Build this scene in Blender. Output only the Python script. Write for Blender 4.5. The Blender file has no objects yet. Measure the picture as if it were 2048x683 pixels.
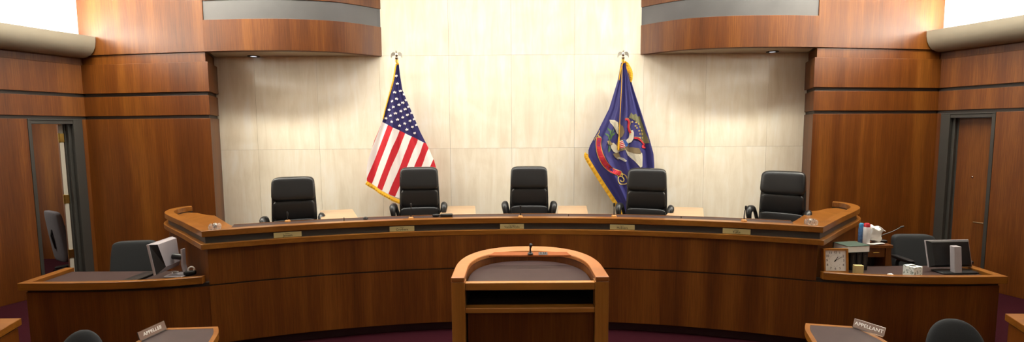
import bpy, bmesh, math, random
from mathutils import Vector, Matrix
random.seed(7)
PI = math.pi
scene = bpy.context.scene
COL = scene.collection
cos, sin = math.cos, math.sin

# ------------------------------------------------------------------ camera
FOC, PITCH, ROLL, EYE = 967.0, math.radians(4.93), 0.007, 2.0
cd = bpy.data.cameras.new('camera'); cam = bpy.data.objects.new('camera', cd); COL.objects.link(cam)
cd.sensor_width = 36; cd.lens = FOC / 2048 * 36; cd.clip_start = 0.05; cd.clip_end = 100
cam.matrix_world = Matrix.Translation((0, 0, EYE)) @ Matrix.Rotation(PI/2 - PITCH, 4, 'X') @ Matrix.Rotation(-ROLL, 4, 'Z')
scene.camera = cam

def ray(px, py):
    u, v = px - 1024, 341.5 - py
    c, s = cos(ROLL), sin(ROLL)
    u, v = c*u + s*v, -s*u + c*v
    return Vector((u/FOC, cos(PITCH) + v/FOC*sin(PITCH), -sin(PITCH) + v/FOC*cos(PITCH)))
def atY(px, py, Y):
    d = ray(px, py); p = d * (Y/d.y); return Vector((p.x, Y, p.z + EYE))
def atZ(px, py, z):
    d = ray(px, py); p = d * ((z-EYE)/d.z); return Vector((p.x, p.y, z))

# --------------------------------------------------------------- materials
def srgb(r, g, b):
    f = lambda c: (c/255/12.92) if c/255 <= 0.04045 else ((c/255+0.055)/1.055)**2.4
    return (f(r), f(g), f(b), 1)
def new_mat(name):
    m = bpy.data.materials.new(name); m.use_nodes = True
    nt = m.node_tree; b = nt.nodes['Principled BSDF']
    return m, nt, b
def plain(name, col, rough=0.5, metal=0.0, bump=0, bscale=200, spec=0.5, vary=0.0, vscale=8, emit=None):
    m, nt, b = new_mat(name)
    b.inputs['Base Color'].default_value = col
    b.inputs['Roughness'].default_value = rough
    b.inputs['Metallic'].default_value = metal
    b.inputs['Specular IOR Level'].default_value = spec
    if bump or vary:
        tc = nt.nodes.new('ShaderNodeTexCoord')
    if vary:
        n = nt.nodes.new('ShaderNodeTexNoise'); n.inputs['Scale'].default_value = vscale; n.inputs['Detail'].default_value = 4
        nt.links.new(tc.outputs['Object'], n.inputs['Vector'])
        r = nt.nodes.new('ShaderNodeValToRGB')
        r.color_ramp.elements[0].position = 0.3; r.color_ramp.elements[1].position = 0.7
        r.color_ramp.elements[0].color = tuple(c*(1-vary) for c in col[:3]) + (1,)
        r.color_ramp.elements[1].color = tuple(min(1, c*(1+vary)) for c in col[:3]) + (1,)
        nt.links.new(n.outputs['Fac'], r.inputs['Fac']); nt.links.new(r.outputs['Color'], b.inputs['Base Color'])
    if bump:
        n = nt.nodes.new('ShaderNodeTexNoise'); n.inputs['Scale'].default_value = bscale; n.inputs['Detail'].default_value = 3
        nt.links.new(tc.outputs['Object'], n.inputs['Vector'])
        bp = nt.nodes.new('ShaderNodeBump'); bp.inputs['Strength'].default_value = bump; bp.inputs['Distance'].default_value = 0.002
        nt.links.new(n.outputs['Fac'], bp.inputs['Height']); nt.links.new(bp.outputs['Normal'], b.inputs['Normal'])
    if emit:
        b.inputs['Emission Color'].default_value = emit[0]; b.inputs['Emission Strength'].default_value = emit[1]
    return m
def wood(name, dark, mid, light, grain=(1, 1, 0.035), rough=0.32, fine=90, broad=5.0, coat=0.15, spec=0.5):
    m, nt, b = new_mat(name)
    L = nt.links.new
    tc = nt.nodes.new('ShaderNodeTexCoord')
    mp = nt.nodes.new('ShaderNodeMapping'); mp.inputs['Scale'].default_value = grain
    L(tc.outputs['Object'], mp.inputs['Vector'])
    n1 = nt.nodes.new('ShaderNodeTexNoise'); n1.inputs['Scale'].default_value = fine; n1.inputs['Detail'].default_value = 6; n1.inputs['Roughness'].default_value = 0.65
    n2 = nt.nodes.new('ShaderNodeTexNoise'); n2.inputs['Scale'].default_value = broad; n2.inputs['Detail'].default_value = 5; n2.inputs['Distortion'].default_value = 0.3
    L(mp.outputs['Vector'], n1.inputs['Vector']); L(mp.outputs['Vector'], n2.inputs['Vector'])
    mx = nt.nodes.new('ShaderNodeMath'); mx.operation = 'MULTIPLY_ADD'; mx.inputs[1].default_value = 0.40
    L(n1.outputs['Fac'], mx.inputs[0])
    m2 = nt.nodes.new('ShaderNodeMath'); m2.operation = 'MULTIPLY'; m2.inputs[1].default_value = 0.60
    L(n2.outputs['Fac'], m2.inputs[0]); L(m2.outputs[0], mx.inputs[2])
    r = nt.nodes.new('ShaderNodeValToRGB')
    e = r.color_ramp.elements
    e[0].position = 0.32; e[0].color = dark; e[1].position = 0.70; e[1].color = light
    k = e.new(0.5); k.color = mid
    L(mx.outputs[0], r.inputs['Fac']); L(r.outputs['Color'], b.inputs['Base Color'])
    b.inputs['Roughness'].default_value = rough
    b.inputs['Specular IOR Level'].default_value = spec
    b.inputs['Coat Weight'].default_value = coat; b.inputs['Coat Roughness'].default_value = 0.25
    bp = nt.nodes.new('ShaderNodeBump'); bp.inputs['Strength'].default_value = 0.06; bp.inputs['Distance'].default_value = 0.001
    L(n1.outputs['Fac'], bp.inputs['Height']); L(bp.outputs['Normal'], b.inputs['Normal'])
    return m

W_PANEL = wood('walnut_panel', srgb(66, 30, 4), srgb(95, 49, 9), srgb(126, 76, 23), coat=0.0, rough=0.4, spec=0.42)
W_RAIL = wood('oak_rail', srgb(102, 58, 14), srgb(126, 76, 22), srgb(148, 96, 34), grain=(0.05, 1, 1), fine=70, broad=9, rough=0.3)
W_SIDE = wood('oak_side_rail', srgb(102, 58, 14), srgb(126, 76, 22), srgb(148, 96, 34), grain=(1, 0.05, 1), fine=70, broad=9, rough=0.3)
W_POST = wood('oak_post', srgb(146, 92, 36), srgb(172, 114, 48), srgb(192, 134, 64), grain=(1, 1, 0.05), fine=70, broad=9)
W_EDGE = wood('oak_edge', srgb(146, 92, 36), srgb(172, 114, 48), srgb(192, 134, 64), grain=(0.05, 1, 1), fine=70, broad=9)
W_CAP = wood('podium_cap', srgb(142, 84, 38), srgb(162, 99, 48), srgb(180, 118, 64), grain=(0.15, 0.15, 1), fine=60, broad=6, rough=0.3)
W_BOARD = wood('board_wood', srgb(132, 70, 34), srgb(152, 84, 42), srgb(168, 98, 52), grain=(0.1, 1, 1), rough=0.6, coat=0.0, spec=0.15)
W_MAPLE = wood('maple_top', srgb(158, 126, 94), srgb(174, 142, 108), srgb(188, 158, 124), grain=(0.1, 1, 1), rough=0.3)
M_REVEAL = plain('dark_reveal', srgb(40, 33, 28), 0.5)
M_BAND = plain('charcoal_band', srgb(62, 58, 54), 0.45, vary=0.06, vscale=3)
M_METAL_BAND = plain('brushed_metal_band', srgb(84, 82, 82), 0.4, metal=0.15, vary=0.08, vscale=3)
M_FRAME = plain('door_frame_paint', srgb(52, 50, 46), 0.4)
M_PLASTER = plain('white_plaster', srgb(246, 244, 238), 0.9, bump=0.05, bscale=90)
M_CEIL = plain('ceiling_plaster', srgb(240, 234, 222), 0.95, bump=0.05, bscale=90)
M_SHELF = plain('beige_shelf_paint', srgb(140, 132, 116), 0.6, vary=0.03)
M_SOFFIT = plain('beige_soffit_paint', srgb(196, 184, 164), 0.8)
M_CARPET = plain('maroon_carpet', srgb(44, 8, 17), 0.97, spec=0.1, bump=0.6, bscale=500, vary=0.3, vscale=120)
M_TOE = plain('toe_kick', srgb(44, 16, 22), 0.8)
M_LEATHER = plain('black_leather', srgb(21, 21, 22), 0.36, bump=0.25, bscale=260)
M_PLASTIC = plain('black_plastic', srgb(20, 20, 21), 0.4)
M_FABRIC = plain('charcoal_fabric', srgb(40, 42, 44), 0.95, bump=0.5, bscale=700, vary=0.15, vscale=300)
M_GFABRIC = plain('grey_fabric', srgb(96, 92, 96), 0.95, bump=0.5, bscale=700, vary=0.12, vscale=300)
M_INLAY = plain('brown_leather_inlay', srgb(58, 43, 41), 0.5, bump=0.15, bscale=300, vary=0.1, vscale=12, spec=0.2)
M_BRASS = plain('brass', srgb(214, 178, 92), 0.25, metal=1.0, vary=0.05)
M_PLATE = plain('brushed_gold_plate', srgb(206, 190, 134), 0.42, metal=0.35)
M_CHROME = plain('chrome', srgb(215, 212, 205), 0.12, metal=1.0)
M_SILVER = plain('silver_plastic', srgb(172, 166, 170), 0.35, metal=0.15)
M_WHITE = plain('white_paper', srgb(236, 234, 228), 0.8)
M_INK = plain('black_ink', srgb(24, 22, 20), 0.6)
M_RED = plain('flag_red', srgb(196, 22, 38), 0.75, bump=0.2, bscale=900)
M_FWHITE = plain('flag_white', srgb(244, 236, 232), 0.75, bump=0.2, bscale=900)
M_BLUE = plain('flag_navy', srgb(34, 27, 90), 0.75, bump=0.2, bscale=900)
M_NBLUE = plain('state_flag_blue', srgb(52, 50, 114), 0.6, bump=0.2, bscale=900)
M_GOLD = plain('gold_fringe', srgb(236, 178, 38), 0.8, bump=0.8, bscale=600)
M_EM = {k: plain('emblem_'+k, srgb(*v), 0.8) for k, v in dict(
    cream=(214, 206, 184), brown=(126, 108, 78), tan=(150, 134, 92), green=(84, 122, 66), red=(190, 40, 52),
    gold=(206, 178, 90), white=(238, 234, 224), blue=(44, 78, 150), olive=(120, 118, 84), purple=(110, 54, 120), grey=(176, 172, 160)).items()}

def glass(name):
    m, nt, b = new_mat(name)
    b.inputs['Transmission Weight'].default_value = 0.9; b.inputs['Roughness'].default_value = 0.04
    b.inputs['IOR'].default_value = 1.5; b.inputs['Base Color'].default_value = (0.97, 0.97, 0.97, 1)
    return m
M_GLASS = glass('clear_crystal')
M_LAMP = plain('lamp_lens', srgb(230, 230, 235), 0.3, emit=((0.9, 0.93, 1, 1), 0.6))

def marble():
    m, nt, b = new_mat('cream_travertine'); L = nt.links.new
    tc = nt.nodes.new('ShaderNodeTexCoord'); geo = nt.nodes.new('ShaderNodeNewGeometry')
    ad = nt.nodes.new('ShaderNodeVectorMath'); ad.operation = 'MULTIPLY_ADD'
    cv = nt.nodes.new('ShaderNodeCombineXYZ')
    for i in range(3): L(geo.outputs['Random Per Island'], cv.inputs[i])
    ad.inputs[1].default_value = (37, 11, 23); L(cv.outputs[0], ad.inputs[0]); L(tc.outputs['Object'], ad.inputs[2])
    mp = nt.nodes.new('ShaderNodeMapping'); mp.inputs['Scale'].default_value = (1, 1, 0.14); L(ad.outputs[0], mp.inputs['Vector'])
    n1 = nt.nodes.new('ShaderNodeTexNoise'); n1.inputs['Scale'].default_value = 9; n1.inputs['Detail'].default_value = 8; n1.inputs['Roughness'].default_value = 0.62; n1.inputs['Distortion'].default_value = 0.6
    n2 = nt.nodes.new('ShaderNodeTexNoise'); n2.inputs['Scale'].default_value = 2.2; n2.inputs['Detail'].default_value = 5; n2.inputs['Distortion'].default_value = 0.8
    L(mp.outputs[0], n1.inputs['Vector']); L(ad.outputs[0], n2.inputs['Vector'])
    mx = nt.nodes.new('ShaderNodeMix'); mx.data_type = 'FLOAT'; mx.inputs[0].default_value = 0.35
    L(n1.outputs['Fac'], mx.inputs[2]); L(n2.outputs['Fac'], mx.inputs[3])
    r = nt.nodes.new('ShaderNodeValToRGB'); e = r.color_ramp.elements
    e[0].position = 0.36; e[0].color = srgb(234, 222, 198); e[1].position = 0.66; e[1].color = srgb(250, 244, 230)
    k = e.new(0.5); k.color = srgb(244, 234, 213)
    L(mx.outputs[0], r.inputs['Fac'])
    hs = nt.nodes.new('ShaderNodeHueSaturation'); L(r.outputs['Color'], hs.inputs['Color'])
    ma = nt.nodes.new('ShaderNodeMath'); ma.operation = 'MULTIPLY_ADD'; ma.inputs[1].default_value = 0.05; ma.inputs[2].default_value = 0.975
    L(geo.outputs['Random Per Island'], ma.inputs[0]); L(ma.outputs[0], hs.inputs['Value'])
    L(hs.outputs['Color'], b.inputs['Base Color'])
    b.inputs['Roughness'].default_value = 0.09
    return m
M_MARBLE = marble()

# ----------------------------------------------------------------- helpers
WM = {}
def world_of(o): return WM.get(o.name, Matrix.Identity(4))
def obj(name, bm, mat, parent=None, world=True, smooth=False, bevel=0.0, kind=None, label=None, angle=40):
    """link a bmesh as ONE mesh object; with world=True the bmesh is in world coordinates"""
    if parent is not None and world:
        bmesh.ops.transform(bm, matrix=world_of(parent).inverted(), verts=bm.verts)
    bmesh.ops.recalc_face_normals(bm, faces=bm.faces)
    me = bpy.data.meshes.new(name)
    if smooth:
        for f in bm.faces: f.smooth = True
        for e in bm.edges:
            if len(e.link_faces) == 2 and e.calc_face_angle(0) > math.radians(angle): e.smooth = False
    bm.to_mesh(me); bm.free()
    mats = mat if isinstance(mat, (list, tuple)) else [mat]
    for m in mats: me.materials.append(m)
    o = bpy.data.objects.new(name, me); COL.objects.link(o)
    if parent is not None:
        o.parent = parent; WM[o.name] = world_of(parent).copy()
    if bevel:
        md = o.modifiers.new('bevel', 'BEVEL'); md.width = bevel; md.segments = 2; md.limit_method = 'ANGLE'; md.angle_limit = math.radians(35)
    if kind: o['kind'] = kind
    if label: o['label'] = label
    return o
def tag(o, label, cat, group=None):
    o['label'] = label; o['category'] = cat
    if group: o['group'] = group
    return o
def thing(name, label, cat, loc=(0, 0, 0), rz=0.0, group=None):
    o = bpy.data.objects.new(name, None); COL.objects.link(o)
    o.location = loc; o.rotation_euler = (0, 0, rz); o.empty_display_size = 0.1
    WM[o.name] = Matrix.Translation(loc) @ Matrix.Rotation(rz, 4, 'Z')
    return tag(o, label, cat, group)
def struct(name, bm, mat, parent=None, **k):
    return obj(name, bm, mat, parent, kind=('structure' if parent is None else None), **k)
def dup(root, loc, rz, label, group=None):
    r = root.copy(); COL.objects.link(r); r.location = loc; r.rotation_euler = (0, 0, rz); r['label'] = label
    if group: r['group'] = group
    for ch in list(root.children):
        c = ch.copy(); COL.objects.link(c); c.parent = r
        for g in list(ch.children):
            d = g.copy(); COL.objects.link(d); d.parent = c
    return r
def B(): return bmesh.new()
def prism(bm, poly, z0, z1, mi=0):
    if len(poly) < 3: return
    a = [bm.verts.new((p[0], p[1], z0)) for p in poly]; b = [bm.verts.new((p[0], p[1], z1)) for p in poly]
    n = len(poly); fs = [bm.faces.new(a[::-1]), bm.faces.new(b)]
    for i in range(n): fs.append(bm.faces.new((a[i], a[(i+1) % n], b[(i+1) % n], b[i])))
    for f in fs: f.material_index = mi
    return bm
def box(bm, x0, x1, y0, y1, z0, z1, mi=0, M=None):
    vs = [bm.verts.new((x, y, z)) for z in (z0, z1) for x, y in ((x0, y0), (x1, y0), (x1, y1), (x0, y1))]
    for q in ((3, 2, 1, 0), (4, 5, 6, 7), (0, 1, 5, 4), (1, 2, 6, 5), (2, 3, 7, 6), (3, 0, 4, 7)):
        f = bm.faces.new([vs[i] for i in q]); f.material_index = mi
    if M is not None: bmesh.ops.transform(bm, matrix=M, verts=vs)
    return bm
def strip(bm, A, Bp, z0, z1, mi=0):
    """solid between polylines A and Bp (same length) from z0 to z1, quads"""
    n = len(A)
    g = [[bm.verts.new((p[0], p[1], z)) for p in P] for P, z in ((A, z0), (Bp, z0), (Bp, z1), (A, z1))]
    fs = []
    for i in range(n-1):
        for k in range(4):
            a, b = g[k], g[(k+1) % 4]
            fs.append(bm.faces.new((a[i], a[i+1], b[i+1], b[i])))
    fs.append(bm.faces.new([g[k][0] for k in range(4)])); fs.append(bm.faces.new([g[k][-1] for k in (3, 2, 1, 0)]))
    for f in fs: f.material_index = mi
    return bm
def tube(bm, pts, rad, n=10, mi=0, flat=1.0, cap=True):
    pts = [Vector(p) for p in pts]; N = len(pts)
    rad = rad if isinstance(rad, (list, tuple)) else [rad]*N
    rings = []; up = None
    for i, p in enumerate(pts):
        t = (pts[min(i+1, N-1)] - pts[max(i-1, 0)]).normalized()
        if up is None:
            up = Vector((0, 0, 1)) if abs(t.z) < 0.9 else Vector((1, 0, 0))
        s = t.cross(up).normalized(); up = s.cross(t).normalized()
        rings.append([bm.verts.new(p + s*cos(2*PI*k/n)*rad[i] + up*sin(2*PI*k/n)*rad[i]*flat) for k in range(n)])
    for i in range(N-1):
        for k in range(n):
            f = bm.faces.new((rings[i][k], rings[i][(k+1) % n], rings[i+1][(k+1) % n], rings[i+1][k])); f.material_index = mi
    if cap:
        for r in (rings[0][::-1], rings[-1]):
            f = bm.faces.new(r); f.material_index = mi
    return bm
def lathe(bm, prof, at=(0, 0, 0), n=24, mi=0, M=None):
    rings = []; allv = []
    for r, z in prof:
        ring = [bm.verts.new((at[0]+r*cos(2*PI*k/n), at[1]+r*sin(2*PI*k/n), at[2]+z)) for k in range(n)]
        rings.append(ring); allv += ring
    for i in range(len(rings)-1):
        for k in range(n):
            f = bm.faces.new((rings[i][k], rings[i][(k+1) % n], rings[i+1][(k+1) % n], rings[i+1][k])); f.material_index = mi
    for r in (rings[0][::-1], rings[-1]):
        f = bm.faces.new(r); f.material_index = mi
    if M is not None: bmesh.ops.transform(bm, matrix=M, verts=allv)
    return bm
def spow(v, e): return math.copysign(abs(v)**e, v)
def pad(bm, c, size, e=0.28, n=20, m=14, fn=None, mi=0):
    """rounded cushion (superellipsoid) of the given size, optionally deformed by fn"""
    a, b, h = (s/2 for s in size); rows = []
    def P(x, y, z):
        v = Vector((x, y, z)) + Vector(c)
        return fn(v) if fn else v
    for i in range(1, m):
        ph = -PI/2 + PI*i/m
        rows.append([bm.verts.new(P(a*spow(cos(ph), e)*spow(cos(2*PI*k/n+PI/4), e), b*spow(cos(ph), e)*spow(sin(2*PI*k/n+PI/4), e), h*spow(sin(ph), e))) for k in range(n)])
    bot = bm.verts.new(P(0, 0, -h)); top = bm.verts.new(P(0, 0, h))
    for i in range(len(rows)-1):
        for k in range(n):
            bm.faces.new((rows[i][k], rows[i][(k+1) % n], rows[i+1][(k+1) % n], rows[i+1][k])).material_index = mi
    for k in range(n):
        bm.faces.new((bot, rows[0][(k+1) % n], rows[0][k])).material_index = mi
        bm.faces.new((top, rows[-1][k], rows[-1][(k+1) % n])).material_index = mi
    return bm
def smoothline(P, k=8):
    P = [Vector((p[0], p[1], p[2] if len(p) > 2 else 0)) for p in P]; out = []
    for i in range(len(P)-1):
        p0, p1, p2, p3 = P[max(i-1, 0)], P[i], P[i+1], P[min(i+2, len(P)-1)]
        for j in range(k):
            t = j/k
            out.append(0.5*((2*p1) + (p2-p0)*t + (2*p0-5*p1+4*p2-p3)*t*t + (3*p1-p0-3*p2+p3)*t**3))
    out.append(P[-1]); return out
def offset(P, d):
    """offset an XY polyline to its left by d (mitred)"""
    P = [Vector((p[0], p[1])) for p in P]; out = []
    for i, p in enumerate(P):
        ns = []
        if i > 0: t = (p-P[i-1]).normalized(); ns.append(Vector((-t.y, t.x)))
        if i < len(P)-1: t = (P[i+1]-p).normalized(); ns.append(Vector((-t.y, t.x)))
        n = sum(ns, Vector((0, 0)))
        n = n.normalized(); out.append(p + n*(d/max(0.4, n.dot(ns[0]))))
    return out
def text_bm(bm, s, size, M, mi=0, depth=0.0006, align='CENTER'):
    cu = bpy.data.curves.new('t', 'FONT'); cu.body = s; cu.size = size; cu.extrude = depth
    cu.align_x = align; cu.align_y = 'CENTER'; cu.resolution_u = 3
    o = bpy.data.objects.new('t', cu); COL.objects.link(o)
    me = bpy.data.meshes.new_from_object(o.evaluated_get(bpy.context.evaluated_depsgraph_get()))
    n0 = len(bm.verts); bm.from_mesh(me); bm.verts.ensure_lookup_table()
    vs = bm.verts[n0:]; bmesh.ops.transform(bm, matrix=M, verts=vs)
    for v in vs:
        for f in v.link_faces: f.material_index = mi
    bpy.data.objects.remove(o); bpy.data.curves.remove(cu); bpy.data.meshes.remove(me)
def frame(o, x, y):
    """matrix with given origin, X axis and Y axis"""
    x = Vector(x).normalized(); y = Vector(y); z = x.cross(y).normalized(); y = z.cross(x)
    return Matrix(((x.x, y.x, z.x, o[0]), (x.y, y.y, z.y, o[1]), (x.z, y.z, z.z, o[2]), (0, 0, 0, 1)))
def mirror(P, s): return [(s*p[0], p[1]) for p in P]

# ============================================================ THE ROOM
CEIL = 4.45
bm = B(); prism(bm, [(-9, -6.5), (9, -6.5), (9, 9.2), (-9, 9.2)], -0.12, 0.0); struct('floor', bm, M_CARPET)
bm = B(); prism(bm, [(-9, -6.5), (9, -6.5), (9, 6.75), (-9, 6.75)], CEIL, CEIL+0.1); struct('ceiling', bm, M_CEIL)

# marble back wall: slabs with fine joints
YB = 6.6
bm = B()
xs = [-4.30, -3.46, -2.62, -1.775, -0.84, 0.0, 0.85, 1.785, 2.625, 3.47, 4.30]
zs = [0.0, 0.50, 1.746, 2.992, 4.45]
for i in range(len(xs)-1):
    for j in range(len(zs)-1):
        g = 0.0012
        box(bm, xs[i]+g, xs[i+1]-g, YB, YB+0.03, zs[j]+g, zs[j+1]-g)
struct('wall_back', bm, M_MARBLE)
bm = B(); box(bm, -4.4, 4.4, YB+0.031, YB+0.13, 0, CEIL); struct('wall_back_core', bm, plain('joint_mortar', srgb(176, 160, 132), 0.9))

PF, PB, PC = (-3.78, 6.10), (-3.97, 6.60), (-5.58, 6.37)
sd = (-sin(math.radians(20)), -cos(math.radians(20)))
def sideL(L): return (PC[0]+sd[0]*L, PC[1]+sd[1]*L)
REST = [sideL(3.2), (-6.9, 0.5), (-6.2, -2.4), (-4.0, -4.5), (0, -5.2)]
D0, D1, DTOP = 0.045, 0.60, 2.150                # door opening along the side wall

BANDS = [(2.205, 2.452, 0.0), (2.495, 2.862, 0.012), (2.866, 2.982, -0.02)]
def mside(P, s):
    Q = mirror(P, s); return Q
def wallstrip(bm, P, s, off, z0, z1, back=-0.10, mi=0):
    # P runs so that the room is on its left when s = 1
    A = [(s*p[0], p[1]) for p in offset(P, off)]; C = [(s*p[0], p[1]) for p in offset(P, back)]
    strip(bm, A, C, z0, z1, mi)

FASC = smoothline([(-3.80, 6.103), (-3.5, 6.072), (-3.2, 6.058), (-2.75, 6.072), (-2.27, 6.185), (-1.98, 6.365), (-1.735, 6.598)], 8)
for s, side in ((1, 'left'), (-1, 'right')):
    # angled panel facing the room beside the marble (polyline PB -> PF -> PC has the room on its ... side)
    P = [PC, PF, PB]
    P = P[::-1]                                       # PB, PF, PC : room lies to the left of travel
    off = lambda d: -d
    bm = B()
    def pan(z0, z1, d, Pl=P):
        A = [(s*p[0], p[1]) for p in offset(Pl, d)]; C = [(s*p[0], p[1]) for p in offset(Pl, -0.09)]
        strip(bm, A, C, z0, z1)
    pan(0, 2.165, 0.0)
    for z0, z1, d in BANDS: pan(z0, z1, d)
    pan(2.986, CEIL, 0.0, [(-3.80, 6.19), (-3.80, 6.105), PC])
    struct('wall_back_'+side, bm, W_PANEL, bevel=0.003)
    bm = B()
    A = [(s*p[0], p[1]) for p in offset(P, -0.018)]; C = [(s*p[0], p[1]) for p in offset(P, -0.085)]
    strip(bm, A, C, 2.166, 2.2045); strip(bm, A, C, 2.4525, 2.4945)
    struct('trim_1' if s == 1 else 'trim_2', bm, M_REVEAL)
    # splayed side wall with the door
    bm = B()
    S = [sideL(-0.07), sideL(3.2)]
    def sp(Pl, z0, z1, d, bk=-0.09, b=None):
        A = [(s*p[0], p[1]) for p in offset(Pl, d)]; C = [(s*p[0], p[1]) for p in offset(Pl, bk)]
        strip(bm, A, C, z0, z1)
    sp([sideL(D1), sideL(3.2)], 0, 2.165, 0.0)
    sp([sideL(-0.07), sideL(D0)], 0, 2.165, 0.0)
    for z0, z1, d in BANDS: sp(S, z0, z1, d)
    sp(S, 2.9825, 3.02, -0.02)
    struct('wall_'+side, bm, W_PANEL, bevel=0.003)
    bm = B(); sp(S, 2.166, 2.2045, -0.018, -0.085); sp(S, 2.4525, 2.4945, -0.018, -0.085)
    struct('trim_3' if s == 1 else 'trim_4', bm, M_REVEAL)
    # rest of the room (behind and beside the camera): wood below, white above
    R = [sideL(3.2)] + REST[1:]
    bm = B(); sp(R, 0, 3.02, 0.0); struct('wall_rear_'+side, bm, W_PANEL)
    bm = B(); sp([PC] + REST, 3.0205, CEIL, 0.0); struct('wall_upper_'+side, bm, M_PLASTER)
    # quarter-round light shelf along the side and rear walls
    prof = [(0.0, 3.205), (0.0, 2.955), (0.06, 2.952), (0.12, 2.962), (0.18, 2.988), (0.225, 3.03), (0.255, 3.085), (0.268, 3.15), (0.27, 3.215), (0.245, 3.215), (0.235, 3.12), (0.03, 3.06), (0.03, 3.205)]
    bm = B(); loop = [(PC[0], PC[1]-0.0)] + REST
    rings = []
    offs = {d: offset(loop, d) for d in set(p[0] for p in prof)}
    for i in range(len(loop)):
        ring = []
        for d, z in prof:
            q = offs[d][i]
            if i == 0:                                # end cut butts the angled back panel
                t = (q.x - PF[0])/(PC[0]-PF[0]); q = Vector((q.x, PF[1] + (PC[1]-PF[1])*t - 0.012))
            ring.append(bm.verts.new((s*q.x, q.y, z)))
        rings.append(ring)
    n = len(prof)
    for i in range(len(rings)-1):
        for k in range(n): bm.faces.new((rings[i][k], rings[i][(k+1) % n], rings[i+1][(k+1) % n], rings[i+1][k]))
    bm.faces.new(rings[0][::-1]); bm.faces.new(rings[-1])
    struct('trim_5' if s == 1 else 'trim_6', bm, M_SHELF, smooth=True, angle=30)
    # curved fascia: wood, recessed metal band, wood
    bm = B()
    def fas(z0, z1, d, mi=0, F=FASC):
        A = [(s*p[0], p[1]) for p in offset(F, -d)]; C = [(s*p[0], p[1]) for p in offset(F, 0.09)]
        A[-1] = (A[-1][0], min(A[-1][1], YB-0.002)); C[-1] = (C[-1][0], YB-0.002)
        C = [(x, min(y, YB-0.002)) for x, y in C]; strip(bm, A, C, z0, z1, mi)
    fas(2.986, 3.368, 0.0); fas(3.602, CEIL, 0.0)
    struct('wall_fascia_'+side, bm, W_PANEL, bevel=0.002)
    bm = B(); fas(3.3685, 3.6015, -0.012)
    struct('trim_7' if s == 1 else 'trim_8', bm, M_METAL_BAND, smooth=True)
    bm = B(); poly = [(s*p[0], p[1]+0.012) for p in FASC[:-3]] + [(s*-1.80, YB-0.002), (s*-3.97, YB-0.002), (s*-3.83, 6.25)]
    prism(bm, poly, 2.992, 3.02); struct('ceiling_soffit_'+side, bm, M_SOFFIT)
    # downlight in the soffit
    c = atZ(507, 110.5, 3.0) if s == 1 else atZ(1545, 101.5, 3.0)
    t = thing('recessed_downlight', 'small round recessed downlight in the %s soffit' % side, 'light', (c.x, c.y, 2.990), 0, 'recessed soffit downlights')
    bm = B(); lathe(bm, [(0.055, 0.001), (0.075, 0.001), (0.077, -0.004), (0.072, -0.009), (0.055, -0.006)], (0, 0, 0), 28)
    obj('trim_ring', bm, M_REVEAL, t, world=False, smooth=True)
    bm = B(); lathe(bm, [(0.0001, -0.001), (0.054, -0.001), (0.054, -0.004), (0.03, -0.007), (0.0001, -0.008)], (0, 0, 0), 28)
    obj('lens', bm, M_LAMP, t, world=False, smooth=True)

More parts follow.
